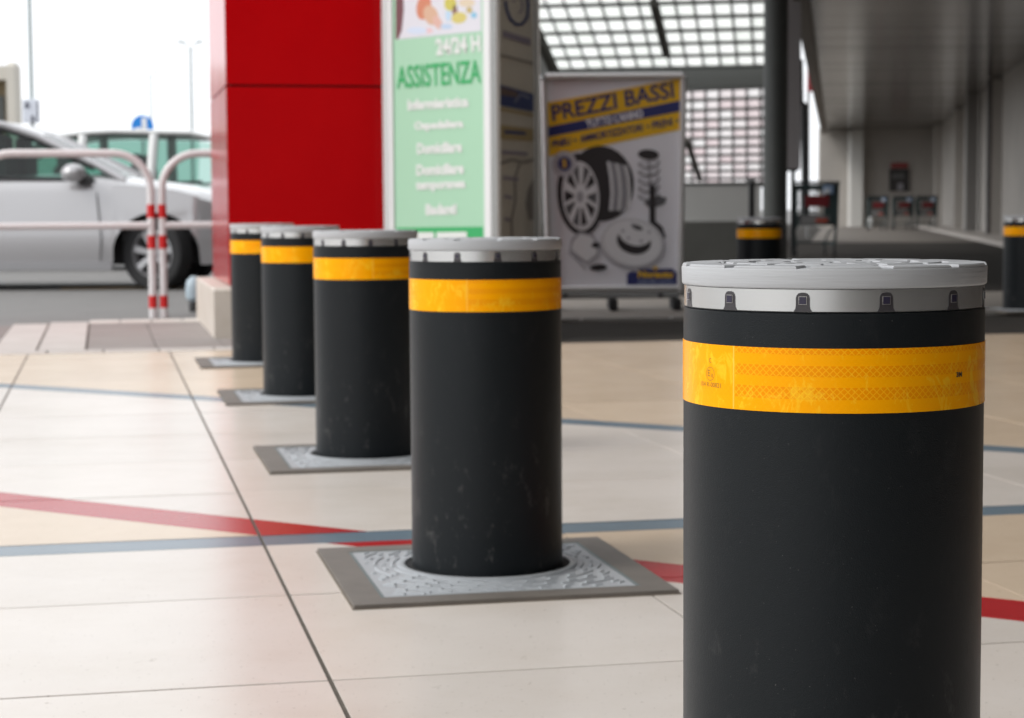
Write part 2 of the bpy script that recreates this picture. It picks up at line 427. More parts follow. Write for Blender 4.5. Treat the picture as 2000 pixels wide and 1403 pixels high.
# stepped dark downpipe hanging at the roof edge
t0 = at(1557, 0, 29); t = thing('downpipe', (t0.x, t0.y, 0), 'stepped black downpipe running down the arcade roof edge', 'pipe')
b = MB()
b.tube([at(1552, -20, 29), at(1553, 116, 29), at(1561, 118, 29), at(1562, 200, 29), at(1570, 204, 29), at(1573, 345, 29), at(1574, 440, 29)], .06, 10)
b.build('pipe', M_black, t, True)
# red strip and pale sign panel outside the roof edge
p = at(1583, 120, 44)
t = thing('red_sign', (p.x, p.y, 0), 'narrow red hanging sign seen past the black downpipe', 'sign')
b = MB(); b.box((p.x, p.y, p.z), (.13, .12, 1.35)); b.build('panel', mat('sign_red', (.30, .03, .04), .5), t)
b = MB(); b.box((p.x-.02, p.y+.15, 2.0), (.06, .06, 4.0)); b.build('post', M_steel, t)

# ------------------------------------------------------------------ lattice shelter roof
sh = thing('lattice_shelter', (2.3, 33, 0), 'sloping lattice roof of slats and bars over the parking shelter, bright sky behind', 'shelter')
M_lat = mat('lattice_grey', (.085, .09, .085), .6)
M_latp = mat('shelter_sheet', (.80, .80, .78), .6)
def lattice(P00, P10, P01, P11, nu, nv, th, tw, slat_d=.05):
    """P00 left-near ... rows run left-right; slats nu rows, nv bars"""
    P00, P10, P01, P11 = map(Vector, (P00, P10, P01, P11))
    nrm = (P10-P00).cross(P01-P00).normalized()
    for i in range(nu+1):
        a = P00.lerp(P01, i/nu); c = P10.lerp(P11, i/nu)
        d = (P01-P00).normalized()*th/2; e = nrm*slat_d/2
        b = MB(); b.add([a-d-e, c-d-e, c+d-e, a+d-e, a-d+e, c-d+e, c+d+e, a+d+e], [(3, 2, 1, 0), (4, 5, 6, 7), (0, 1, 5, 4), (1, 2, 6, 5), (2, 3, 7, 6), (3, 0, 4, 7)])
        b.build('slat', M_lat, sh)
    for j in range(nv+1):
        a = P00.lerp(P10, j/nv); c = P01.lerp(P11, j/nv)
        b = MB(); b.tube([a+nrm*(slat_d/2+.012), c+nrm*(slat_d/2+.012)], tw, 6); b.build('bar', M_lat, sh)
def pane_mat(name, tint, tint2):
    m = bpy.data.materials.new(name); m.use_nodes = True; t = m.node_tree; t.nodes.clear()
    o = t.nodes.new('ShaderNodeOutputMaterial'); mx_ = t.nodes.new('ShaderNodeMixShader'); tr = t.nodes.new('ShaderNodeBsdfTransparent'); tl = t.nodes.new('ShaderNodeBsdfTranslucent')
    oi = t.nodes.new('ShaderNodeObjectInfo'); c = t.nodes.new('ShaderNodeMixRGB'); c.inputs[1].default_value = (*tint, 1); c.inputs[2].default_value = (*tint2, 1)
    t.links.new(oi.outputs['Random'], c.inputs[0]); t.links.new(c.outputs[0], tr.inputs[0]); t.links.new(c.outputs[0], tl.inputs[0])
    mx_.inputs[0].default_value = .25; t.links.new(tr.outputs[0], mx_.inputs[1]); t.links.new(tl.outputs[0], mx_.inputs[2]); t.links.new(mx_.outputs[0], o.inputs[0]); return m
PM1 = pane_mat('roof_pane', (.93, .93, .91), (.87, .88, .85)); PM2 = pane_mat('roof_pane_pink', (.86, .85, .84), (.80, .73, .73))
def panes(P00, P10, P01, P11, nu, nv, m):
    nrm = (P10-P00).cross(P01-P00).normalized()
    for i in range(nu):
        for j in range(nv):
            q = [P00.lerp(P10, a/nv).lerp(P01.lerp(P11, a/nv), c/nu) for a, c in ((j+.04, i+.08), (j+.96, i+.08), (j+.96, i+.92), (j+.04, i+.92))]
            b = MB(); b.slab([p+nrm*.004 for p in q], nrm, .006); b.build('pane', m, sh)
# upper field
la, lb = at(1018, 22-38, 28.0), at(1500, 10-38, 27.4); lc, ld = at(1084, 137, 32.5), at(1506, 128, 31.8)
lattice(la, lb, lc, ld, 6, 13, .078, .020); panes(la, lb, lc, ld, 6, 13, PM1)
panes(at(1090, 186, 35.5), at(1512, 169, 34.6), at(1090, 366, 43.6), at(1512, 362, 42.6), 11, 16, PM2)
lattice(at(1090, 186, 35.5), at(1512, 169, 34.6), at(1090, 366, 43.6), at(1512, 362, 42.6), 11, 16, .088, .022)
for q in ((at(1275, -10, 27.6), at(1300, 92, 30.9), .07), (at(1340, 262, 38), at(1366, 340, 41), .06), (at(1043, 40, 29.2), at(1088, 142, 32.5), .10)):
    b = MB(); dirv = (q[1]-q[0]); b.tube([q[0]-Vector((0, .15, .12)), q[1]-Vector((0, .15, .12))], q[2], 6); b.build('rafter', mat('rafter', (.10, .10, .085), .6), sh)
a_, b_ = at(1060, 158, 33), at(1515, 150, 32.2)
b = MB(); b.slab([a_+Vector((0, 0, -.16)), b_+Vector((0, 0, -.16)), b_+Vector((0, 0, .16)), a_+Vector((0, 0, .16))], (0, -1, 0), .25); b.build('beam', M_lat, sh)
a_, b_ = at(1090, 366, 42.4), at(1512, 360, 41.5)
b = MB(); b.tube([a_, b_], .06, 8); b.build('eaves_rail', M_lat, sh)
for px in (1100, 1330, 1495):
    q = at(px, 300, 43.4); b = MB(); b.tube([(q.x, q.y, -.02), (q.x, q.y, 2.2)], .06, 10); b.build('post', M_lat, sh, True)
# white hoarding wall and dark low wall in front of it
q = at(1405, 395, 38)
t = thing('white_hoarding', (q.x, q.y, 0), 'plain off white wall panel below the lattice roof', 'wall')
z1 = at(1405, 361, 38).z
b = MB(); b.box((q.x-.35, q.y, (z1-.05)/2), (2.3, .12, z1+.05)); b.build('panel', mat('hoarding', (.52, .53, .51), .7, noise=(1, .3, (.47, .48, .46))), t)
b = MB(); b.box((q.x-.35, q.y, z1+.02), (2.36, .16, .05)); b.build('coping', M_lat, t)
q = at(1250, 470, 25)
t = thing('low_wall', (q.x, q.y, 0), 'dark grey low wall behind the poster stand, under the white hoarding', 'wall')
z1 = at(1380, 431, 25).z
b = MB(); b.box((q.x-.2, q.y, z1/2-.02), (4.1, .3, z1+.02), ex=A1, ch=.01); b.build('wall', mat('low_wall_dark', (.075, .075, .068), .8, noise=(2, .6, (.05, .05, .045))), t)
q = at(1468, 395, 26)
t = thing('dark_post', (q.x, q.y, -.02), 'thin black upright post left of the thick column', 'post')
b = MB(); b.box((q.x, q.y, .50), (.075, .075, 1.04)); b.build('shaft', M_black, t)
b = MB(); b.box((q.x, q.y, 1.03), (.1, .1, .03)); b.build('cap', M_steel, t)

# ------------------------------------------------------------------ red pillar on stone plinth
pl = thing('stone_plinth', T(.65, 7.6), 'pale stone plinth block under the red pillar', 'plinth')
for (s0, s1, t0, t1) in ((-.12, .62, 6.67, 7.62), (.628, 1.5, 6.67, 7.62), (-.12, .62, 7.628, 8.62), (.628, 1.5, 7.628, 8.62)):
    b = MB(); b.prism([(p.x, p.y) for p in quad(s0, s1, t0, t1)], -.05, .256, ch=.008); b.build('stone_block', M_stone, pl)
pi = thing('red_pillar', T(.7, 7.7), 'big square pillar clad in glossy dark red metal panels', 'pillar')
def redpanel(P0, P1, nrm, z0, z1):
    b = MB(); b.slab([P0+Vector((0, 0, z0)), P1+Vector((0, 0, z0)), P1+Vector((0, 0, z1)), P0+Vector((0, 0, z1))], nrm, .03)
    return b.build('cladding_panel', M_red_p, pi)
cs = [T(-.02, 6.99), T(1.42, 6.99), T(1.42, 8.53), T(-.02, 8.53)]
core = MB(); core.prism([(p.x, p.y) for p in quad(.005, 1.395, 7.015, 8.505)], .257, 4.2); core.build('core', M_seam, pi)
nr = [-V, U, V, -U]
for z0, z1 in ((.262, 1.316), (1.328, 2.38), (2.392, 3.44), (3.452, 4.2)):
    for i in range(4):
        P0, P1 = cs[i], cs[(i+1) % 4]; e = (P1-P0).normalized()
        redpanel(P0+e*(.001 if i % 2 else .0), P1-e*(.001 if i % 2 else 0), nr[i], z0, z1) if i % 2 == 0 else redpanel(P0+e*.031, P1-e*.031, nr[i], z0, z1)
for z in (1.28, 1.37):
    q = T(.84, 6.985); b = MB(); b.lathe([(.0, -.004), (.008, -.003), (.009, .0)], (q.x, q.y, z), 12, axis='Y'); b.build('rivet', M_alu, pi)

# ------------------------------------------------------------------ text helper
def text_mesh(body, bold=0.0):
    cu = bpy.data.curves.new('lettering', 'FONT'); cu.body = body; cu.size = 1; cu.offset = bold; cu.resolution_u = 3
    ob = bpy.data.objects.new('lettering', cu); C.objects.link(ob)
    dg = bpy.context.evaluated_depsgraph_get(); dg.update()
    me = bpy.data.meshes.new_from_object(ob.evaluated_get(dg))
    bpy.data.objects.remove(ob); bpy.data.curves.remove(cu)
    return me
class Plane:
    def __init__(s, O, ex, n): s.O, s.ex, s.n = Vector(O), Vector(ex), Vector(n)
    def hit(s, px, py, lay=0):
        d = ray(px, py); c = Vector((0, 0, CAMH)); k = (s.O-c).dot(s.n)/d.dot(s.n); return c+d*k+s.n*(lay*.0012)
def text_on(plane, body, tl, bl, br, m, parent, lay=3, bold=.02, name='lettering'):
    """tl, bl, br: pixel positions of the box corners (top-left, bottom-left, bottom-right)"""
    me = text_mesh(body, bold)
    xs = [v.co.x for v in me.vertices]; ys = [v.co.y for v in me.vertices]
    x0, x1, y0, y1 = min(xs), max(xs), min(ys), max(ys)
    if 'q' in body or 'p' in body: pass
    A, B, D = plane.hit(*bl, lay), plane.hit(*br, lay), plane.hit(*tl, lay)
    off = Vector((0, 0, 0)); o = parent
    while o is not None: off += o.location; o = o.parent
    for v in me.vertices:
        p = A+(B-A)*((v.co.x-x0)/(x1-x0))+(D-A)*((v.co.y-y0)/(y1-y0)); v.co = p-off
    me.materials.clear(); me.materials.append(m); me.name = name
    ob = bpy.data.objects.new(name, me); C.objects.link(ob); ob.parent = parent
    return ob
def poly_on(plane, pts, lay, m, parent, name):
    P = [plane.hit(x, y, lay) for x, y in pts]
    b = MB(); b.slab(P, plane.n, .0008); return b.build(name, m, parent)
def ell(cx, cy, rx, ry, rot=0, n=28, a0=0, a1=360):
    o = []
    for i in range(n+(0 if a1-a0 >= 360 else 1)):
        a = R(a0+(a1-a0)*i/n); x, y = rx*math.cos(a), ry*math.sin(a); c, s = math.cos(R(rot)), math.sin(R(rot))
        o.append((cx+x*c-y*s, cy+x*s+y*c))
    return o
def stroke_on(plane, pts, wd, lay, m, parent, name, closed=False):
    b = MB(); P = [Vector((x, y)) for x, y in pts]; n = len(P); L = []; Rr = []
    for i in range(n):
        d = (P[(i+1) % n]-P[i-1]) if closed else (P[min(i+1, n-1)]-P[max(i-1, 0)])
        d = d.normalized(); nn = Vector((-d.y, d.x))*wd/2; L.append(P[i]+nn); Rr.append(P[i]-nn)
    for i in range(n if closed else n-1):
        j = (i+1) % n
        b.add([plane.hit(q.x, q.y, lay) for q in (L[i], L[j], Rr[j], Rr[i])], [(0, 1, 2, 3)])
    return b.build(name, m, parent, fix=False)

GP = Plane((0, 33.6, 0), (1, 0, 0), (0, -1, 0))
q = GP.hit(1030, 400)
t = thing('gable_wall', (q.x, q.y, -.02), 'dark grey gable wall closing the left side of the lattice roof', 'wall')
b = MB(); b.slab([GP.hit(*c_) for c_ in ((960, 472), (1092, 471), (1092, 150), (1052, 62), (1030, -60), (960, -60))], GP.n, .12)
b.build('wall', mat('gable_grey', (.11, .11, .105), .8, noise=(1, .5, (.08, .08, .075))), t)
# ------------------------------------------------------------------ green assistance totem (three-sided)
NL, NN, NR_ = at(748, 300, 10.40), at(970, 300, 9.86), at(1053, 300, 10.62)
for q in (NL, NN, NR_): q.z = 0
cen = (NL+NN+NR_)/3
to = thing('totem_sign', cen, 'three sided advertising totem with green ASSISTENZA panel and white frame', 'totem')
def face_n(a, b_): e = (b_-a).normalized(); return Vector((e.y, -e.x, 0))
ZT = 2.55
b = MB(); ins = [q+(cen-q)*.10 for q in (NL, NN, NR_)]; b.prism([(p.x, p.y) for p in ins], -.02, ZT-.02); b.build('core', M_framew, to)
b = MB(); b.prism([(p.x, p.y) for p in [q+(q-cen)*.06 for q in (NL, NN, NR_)]], -.02, .05); b.build('base', M_steel, to)
b = MB(); b.prism([(p.x, p.y) for p in [q+(q-cen)*.02 for q in (NL, NN, NR_)]], ZT-.02, ZT+.03); b.build('top_cover', M_framew, to)
fr = [(NL, NN), (NN, NR_), (NR_, NL)]
planes = []
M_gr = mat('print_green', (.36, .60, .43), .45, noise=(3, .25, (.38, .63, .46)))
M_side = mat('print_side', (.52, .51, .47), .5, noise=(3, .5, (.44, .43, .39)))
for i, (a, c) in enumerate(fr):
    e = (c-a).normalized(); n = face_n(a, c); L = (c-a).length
    m_ = (M_framew, mat('frame_shaded', (.34, .35, .35), .4, metal=.2), M_framew)[i]  # right face takes a darker frame copy, its shade put into the colour
    wl, wr = ((.075, .088), (.02, .065), (.07, .07))[i]
    for (s0, s1, nm) in ((0, wl, 'frame_post'), (L-wr, L, 'frame_post')):
        b = MB(); P0 = a+e*(s0+.001); P1 = a+e*(s1-.001)
        b.slab([P0+Vector((0, 0, .05)), P1+Vector((0, 0, .05)), P1+Vector((0, 0, ZT-.021)), P0+Vector((0, 0, ZT-.021))], n, .028)
        b.build(nm, m_, to)
        if s1-s0 > .05:
            b = MB(); P0 = a+e*(s0+(s1-s0)*.42)+n*.006; P1 = a+e*(s0+(s1-s0)*.58)+n*.006
            b.slab([P0+Vector((0, 0, .05)), P1+Vector((0, 0, .05)), P1+Vector((0, 0, ZT-.021)), P0+Vector((0, 0, ZT-.021))], n, .0055); b.build('frame_rib', m_, to)
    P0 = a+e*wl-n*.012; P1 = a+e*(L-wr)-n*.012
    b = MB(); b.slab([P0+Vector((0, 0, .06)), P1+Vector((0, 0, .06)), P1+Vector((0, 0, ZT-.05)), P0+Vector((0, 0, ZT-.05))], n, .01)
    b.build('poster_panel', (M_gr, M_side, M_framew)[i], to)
    planes.append(Plane(P0, e, n))
PF, PS = planes[0], planes[1]
inkw = mat('print_white', (.70, .73, .71), .5); inkg = mat('print_darkgreen', (.03, .38, .12), .5)
def col(name, c): return mat(name, c, .5)
# picture at the top (soft painted patches of the worn print)
poly_on(PF, [(773, -130), (940, -150), (940, 61), (773, 78)], 1, col('print_pale', (.66, .66, .72)), to, 'picture')
for pts, c in (([(773, -80), (786, -80), (789, 20), (785, 60), (778, 77), (773, 77)], (.16, .06, .07)),
               (ell(828, 14, 14, 25, 10), (.58, .22, .13)), (ell(842, 30, 14, 20, -20), (.62, .40, .28)),
               (ell(855, 44, 8, 14, -25), (.66, .42, .36)), (ell(880, 8, 12, 14), (.55, .50, .10)),
               (ell(897, 35, 15, 11, -10), (.60, .52, .16)), (ell(889, 26, 5, 18), (.25, .14, .12)),
               (ell(912, 6, 16, 8), (.66, .56, .42)), (ell(926, 30, 6, 6), (.24, .50, .68)), (ell(917, 20, 6, 6), (.50, .40, .16)),
               (ell(872, 52, 12, 5), (.45, .58, .75)), (ell(838, 60, 8, 5), (.72, .50, .52)), (ell(815, 60, 20, 7), (.58, .66, .80)),
               (ell(876, 30, 5, 12), (.45, .62, .78))):
    poly_on(PF, pts, 1.6+.1*rnd.random(), col('print_patch_%d' % int(c[0]*100+c[2]*1000), c), to, 'picture_patch')
text_on(PF, '24/24 H', (851, 76), (853, 109), (940, 101), inkw, to, bold=.045)
text_on(PF, 'ASSISTENZA', (775, 130), (776, 174), (940, 162), inkg, to, bold=.015)
for body, tl, bl, br in (('Infermieristica', (797, 195), (797, 216), (916, 209)), ('Ospedaliera', (810, 238), (810, 259), (906, 254)),
                         ('Domiciliare', (815, 280), (815, 302), (903, 298)), ('Domiciliare', (814, 322), (814, 344), (907, 340)),
                         ('temporanea', (813, 354), (813, 377), (910, 373)), ('Badanti', (832, 399), (832, 421), (893, 419))):
    text_on(PF, body, tl, bl, br, inkw, to, bold=.055)
poly_on(PF, [(775, 445), (944, 443), (944, 640), (775, 660)], 1, inkg, to, 'green_footer')
poly_on(PF, [(815, 454), (848, 454), (848, 474), (815, 475)], 2, inkw, to, 'footer_block')
poly_on(PF, [(853, 454), (912, 453), (913, 473), (853, 474)], 2, inkw, to, 'footer_block')
# side face prints
ib = col('print_navy', (.02, .04, .16)); iy = col('print_ochre', (.34, .27, .13)); il = col('print_lilac', (.24, .22, .30)); id_ = col('print_dark', (.20, .19, .18))
stroke_on(PS, [(986, 2), (989, 20), (996, 38), (1008, 49), (1020, 47), (1029, 34), (1031, 12), (1028, -12), (1018, -28), (1006, -30), (996, -20)], 6, 2, ib, to, 'spiral_logo')
stroke_on(PS, [(1012, 26), (1018, 22), (1020, 8), (1014, -6), (1006, -6), (1002, 6)], 3.5, 2, il, to, 'spiral_logo')
poly_on(PS, [(981, 60), (1036, 76), (1036, 90), (981, 72)], 2, il, to, 'print_band')
poly_on(PS, [(977, 106), (1040, 122), (1040, 126), (977, 110)], 2, id_, to, 'print_line')
poly_on(PS, [(976, 166), (1041, 184), (1041, 219), (976, 206)], 2, ib, to, 'print_banner')
poly_on(PS, [(976, 170), (1010, 180), (1010, 190), (976, 186)], 2.6, col('print_brown', (.13, .09, .08)), to, 'print_patch')
stroke_on(PS, [(1004, 200), (1016, 184), (1032, 192)], 4, 3, col('print_mid', (.22, .24, .34)), to, 'print_arc')
poly_on(PS, [(976, 210), (1041, 223), (1041, 228), (976, 216)], 2, iy, to, 'print_line')
poly_on(PS, [(976, 244), (1041, 252), (1041, 276), (976, 272)], 2, iy, to, 'print_band')
for x0, y0, x1, y1 in ((984, 254, 1026, 264), (980, 294, 1030, 304), (982, 344, 1012, 354), (984, 380, 1000, 390), (985, 424, 996, 434)):
    poly_on(PS, [(x0, y0), (x1, y0+4), (x1, y1), (x0, y1-3)], 2.6, il if y0 > 290 else ib, to, 'print_word')
poly_on(PS, [(1030, 370), (1041, 350), (1041, 430), (1032, 430), (1026, 400)], 2, id_, to, 'print_patch')
stroke_on(PS, [(1000, 470), (998, 430), (1006, 390), (1004, 350), (1014, 320)], 4, 2, id_, to, 'print_arc')
stroke_on(PS, [(976, 320), (1000, 312), (1020, 318), (1041, 312)], 5, 2, id_, to, 'print_arc')

# ------------------------------------------------------------------ poster stand
YP = 12.68
st = thing('poster_stand', (at(1200, 600, YP).x, YP+.05, 0), 'aluminium framed poster stand reading PREZZI BASSI with tyre and brake disc', 'poster stand')
PP = Plane((0, YP, 0), (1, 0, 0), (0, -1, 0))
def stq(x0, y0, x1, y1): return [(x0, y0), (x1, y0), (x1, y1), (x0, y1)]
b = MB(); b.slab([PP.hit(*q, -1) for q in stq(1068, 152, 1331, 562)], PP.n, .02)
b.build('poster', mat('poster_paper', (.84, .85, .92), .5, spec=.2, noise=(1.2, .6, (.90, .91, .94))), st)
def bar(pA, pB, r, nm='frame_rail', m=M_alu, YY=YP-.012):
    b = MB(); b.tube([at(*pA, YY), at(*pB, YY)], r, 14); return b.build(nm, m, st, True)
bar((1062, 154), (1073, 568), .021); bar((1335, 152), (1328, 568), .021)
bar((1066, 150), (1332, 148), .024); bar((1072, 564), (1329, 562), .018)
bar((1078, 579), (1326, 577), .020, m=M_steel, YY=YP+.02)
for (px, py, r) in ((1337, 149, .022), (1061, 152, .020)):
    q = at(px, py, YP-.035); b = MB(); b.lathe([(0, -.03), (r*.8, -.03), (r, -.02), (r, .02)], (q.x, q.y, q.z), 20, axis='Y'); b.build('corner_cap', mat('corner_chrome', (.8, .8, .8), .2, metal=1), st, True)
for px, yb in ((1196, 610), (1319, 608), (1078, 611)):
    q0 = at(px, 582, YP+.02); q1 = at(px, yb, YP+.02)
    b = MB(); b.box((q0.x, q0.y, (q0.z+max(q1.z, 0))/2), (.052, .36, q0.z-max(q1.z, 0)), ch=.008); b.build('foot', M_rubber, st)
for px in (1104, 1290):
    q = at(px, 577, YP-.005); b = MB(); b.box((q.x, q.y, q.z), (.032, .03, .022)); b.build('clip', M_black, st)
yel = col('print_yellow', (.86, .52, .01)); nav = col('print_blue', (.022, .030, .16)); iw = col('print_white2', (.85, .85, .9))
bk = col('print_black', (.028, .024, .028)); dg = col('print_grey_dark', (.12, .12, .13)); mg = col('print_grey', (.42, .42, .46)); lg = col('print_grey_light', (.80, .81, .84))
def Z(x, y): return (1000+x/2.5975, 100+y/2.5975)
def zp(*pts): return [Z(*q) for q in pts]
def ze(cx, cy, rx, ry, rot=0, **k): q = Z(cx, cy); return ell(q[0], q[1], rx/2.5975, ry/2.5975, rot, **k)
poly_on(PP, zp((176, 262), (852, 140), (852, 400), (180, 535)), 1, yel, st, 'print_band')
poly_on(PP, zp((177, 386), (852, 250), (852, 306), (180, 437)), 2, nav, st, 'print_band')
text_on(PP, 'PREZZI BASSI', Z(196, 275), Z(206, 358), Z(824, 236), nav, st, 3, .022)
text_on(PP, "TUTTO L'ANNO", Z(372, 350), Z(380, 392), Z(668, 336), iw, st, 3, .035)
for body, xa, xb in (('PNEU', 204, 300), ('AMMORTIZZATORI', 345, 665), ('FRENI', 712, 815)):
    f = lambda x: 497-(x-180)*.190
    text_on(PP, body, Z(xa-3, f(xa)-38), Z(xa, f(xa)), Z(xb, f(xb)), nav, st, 3, .035)
for xa in (182, 320, 690, 838): poly_on(PP, ze(xa, 497-(xa-180)*.19-18, 7, 8, n=10), 3, nav, st, 'bullet')
# tyre, rim
poly_on(PP, ze(452, 672, 166, 192, -6), 1.0+2, bk, st, 'tyre_print')
poly_on(PP, ze(348, 727, 120, 210, -4), 3.4, bk, st, 'tyre_print')
for k, x in enumerate((488, 508, 530, 552, 574)):
    stroke_on(PP, zp((x, 560+k*5), (x+14, 640), (x+20, 720), (x+12, 810)), 5.5, 3.9, mg if k % 2 else lg, st, 'tread_print')
poly_on(PP, ze(348, 735, 94, 176, -4), 4.2, lg, st, 'rim_print')
stroke_on(PP, ze(348, 735, 84, 160, -4, n=36), 1.6, 4.9, mg, st, 'rim_print', closed=True)
for a in range(5):
    for a0_, a1_ in ((-27, -4), (4, 27)):
        P_ = []
        for q_ in range(6): an_ = R(20+a*72+a0_+(a1_-a0_)*q_/5); P_.append((348+80*math.cos(an_), 735+152*math.sin(an_)))
        for q_ in (.75, .25): an_ = R(20+a*72+a0_+(a1_-a0_)*q_); P_.append((348+34*math.cos(an_), 735+62*math.sin(an_)))
        poly_on(PP, zp(*P_), 5, bk if (a+(a0_ > 0)) % 2 else dg, st, 'rim_gap_print')
for a in []:
    aa = R(20+a*72); c_, s_ = math.cos(aa), math.sin(aa)
    poly_on(PP, ze(348+56*c_, 735+104*s_, 27, 62, math.degrees(math.atan2(s_*105, c_*56))+90, n=14), 5, dg, st, 'rim_gap_print')
poly_on(PP, ze(345, 740, 17, 28), 5.6, mg, st, 'hub_print')
# badge
poly_on(PP, ze(266, 572, 62, 66), 5.2, mg, st, 'badge_print'); poly_on(PP, ze(266, 572, 34, 36), 6, nav, st, 'badge_print')
text_on(PP, '5', Z(254, 552), Z(254, 592), Z(278, 590), yel, st, 7, .03)
stroke_on(PP, ze(266, 572, 52, 55, n=30), 1.6, 6, iw, st, 'badge_ring', closed=True)
# brake disc
poly_on(PP, ze(612, 978, 168, 132, 12), 5.2, mg, st, 'disc_print'); poly_on(PP, ze(607, 968, 160, 124, 12), 5.8, lg, st, 'disc_print')
poly_on(PP, ze(618, 965, 88, 66, 14), 6.3, bk, st, 'disc_shadow_print'); stroke_on(PP, ze(610, 972, 150, 115, 12, n=40), 1.4, 6.0, mg, st, 'disc_print', closed=True)
poly_on(PP, ze(625, 925, 86, 62, 14), 6.9, lg, st, 'disc_hub_print')
for q in ((562, 912), (590, 950), (655, 965), (695, 918), (612, 880)): poly_on(PP, ze(*q, 9, 8, n=10), 7.5, mg, st, 'bolt_hole_print')
poly_on(PP, ze(635, 895, 30, 13, 20), 7.5, dg, st, 'disc_slot_print')
# brake pads
poly_on(PP, zp((300, 955), (340, 915), (410, 930), (445, 985), (440, 1040), (380, 1085), (330, 1050), (290, 1010)), 5.0, mg, st, 'pad_print')
poly_on(PP, zp((310, 965), (345, 928), (405, 942), (432, 990), (428, 1030), (380, 1068), (335, 1035), (302, 1005)), 5.7, lg, st, 'pad_print')
poly_on(PP, ze(425, 985, 22, 14), 6.3, bk, st, 'pad_hole_print'); poly_on(PP, ze(438, 1098, 44, 17, -4), 6.3, bk, st, 'pad_edge_print')
stroke_on(PP, zp((290, 1020), (340, 1070), (375, 1110)), 3, 5.6, mg, st, 'pad_outline_print')
# shock absorber
poly_on(PP, ze(692, 525, 54, 26, 4), 4, bk, st, 'shock_top_print')
for k in range(5):
    y = 570+k*41
    stroke_on(PP, zp((642, y), (652, y+16), (690, y+22), (735, y+12), (748, y-6)), 2.8, 4.2, bk if k % 2 else dg, st, 'spring_print')
    stroke_on(PP, zp((748, y-6), (738, y-16), (700, y-14), (655, y-2), (642, y)), 2.0, 4, mg, st, 'spring_print')
stroke_on(PP, zp((694, 560), (700, 700)), 5, 3.8, mg, st, 'shock_rod_print')
stroke_on(PP, zp((712, 680), (712, 880)), 12, 4.6, bk, st, 'shock_tube_print')
poly_on(PP, zp((668, 770), (700, 745), (740, 735), (785, 745), (775, 775), (735, 790), (700, 800)), 4.2, dg, st, 'spring_seat_print')
stroke_on(PP, zp((716, 870), (752, 900), (768, 950)), 10, 4.6, bk, st, 'shock_foot_print')
# shop logo
poly_on(PP, zp((583, 1130), (605, 1118), (640, 1122), (640, 1104), (818, 1104), (824, 1120), (846, 1120), (846, 1186), (583, 1186)), 5.2, nav, st, 'logo_plate')
text_on(PP, 'Norauto', Z(640, 1115), Z(638, 1150), Z(818, 1150), yel, st, 6, .05)
text_on(PP, 'IDEE PER L\'AUTO', Z(640, 1160), Z(640, 1180), Z(818, 1180), col('print_pale_blue', (.30, .36, .50)), st, 6, .02)
poly_on(PP, ze(727, 1102, 12, 9, n=12), 6, yel, st, 'logo_mark')

# ------------------------------------------------------------------ bollards
def body_mat():
    m = mat('powder_coat', (.008, .0105, .0125), .40, spec=.20)
    t = m.node_tree; b = t.nodes['Principled BSDF']; tc = t.nodes.new('ShaderNodeTexCoord')
    n = t.nodes.new('ShaderNodeTexNoise'); n.inputs['Scale'].default_value = 900; n.inputs['Detail'].default_value = 2
    t.links.new(tc.outputs['Object'], n.inputs['Vector'])
    bp = t.nodes.new('ShaderNodeBump'); bp.inputs['Strength'].default_value = .55; bp.inputs['Distance'].default_value = .0006
    t.links.new(n.outputs[0], bp.inputs['Height']); t.links.new(bp.outputs[0], b.inputs['Normal'])
    # pale dust specks, scuffs near the foot
    n2 = t.nodes.new('ShaderNodeTexNoise'); n2.inputs['Scale'].default_value = 420; n2.inputs['Detail'].default_value = 1
    t.links.new(tc.outputs['Object'], n2.inputs['Vector'])
    r2 = t.nodes.new('ShaderNodeValToRGB'); r2.color_ramp.elements[0].position = .76; r2.color_ramp.elements[1].position = .82
    t.links.new(n2.outputs[0], r2.inputs[0])
    mp = t.nodes.new('ShaderNodeMapping'); mp.inputs['Scale'].default_value = (34, 34, 20)
    t.links.new(tc.outputs['Object'], mp.inputs['Vector'])
    n3 = t.nodes.new('ShaderNodeTexNoise'); n3.inputs['Scale'].default_value = 1; n3.inputs['Detail'].default_value = 7; n3.inputs['Roughness'].default_value = .75
    t.links.new(mp.outputs[0], n3.inputs['Vector'])
    r3 = t.nodes.new('ShaderNodeValToRGB'); r3.color_ramp.elements[0].position = .57; r3.color_ramp.elements[1].position = .72
    t.links.new(n3.outputs[0], r3.inputs[0])
    sx = t.nodes.new('ShaderNodeSeparateXYZ'); t.links.new(tc.outputs['Object'], sx.inputs[0])
    mr = t.nodes.new('ShaderNodeMapRange'); mr.inputs[1].default_value = .30; mr.inputs[2].default_value = .0; mr.inputs[3].default_value = .03; mr.inputs[4].default_value = .36
    t.links.new(sx.outputs['Z'], mr.inputs[0])
    mu = t.nodes.new('ShaderNodeMath'); mu.operation = 'MULTIPLY'; t.links.new(r3.outputs[0], mu.inputs[0]); t.links.new(mr.outputs[0], mu.inputs[1])
    m2 = t.nodes.new('ShaderNodeMath'); m2.operation = 'MULTIPLY'; m2.inputs[1].default_value = .24; t.links.new(r2.outputs[0], m2.inputs[0])
    ad = t.nodes.new('ShaderNodeMath'); ad.operation = 'ADD'; ad.use_clamp = True; t.links.new(mu.outputs[0], ad.inputs[0]); t.links.new(m2.outputs[0], ad.inputs[1])
    mc = t.nodes.new('ShaderNodeMixRGB'); mc.inputs[1].default_value = (.008, .0105, .0125, 1); mc.inputs[2].default_value = (.26, .25, .24, 1)
    t.links.new(ad.outputs[0], mc.inputs[0]); t.links.new(mc.outputs[0], b.inputs['Base Color'])
    return m
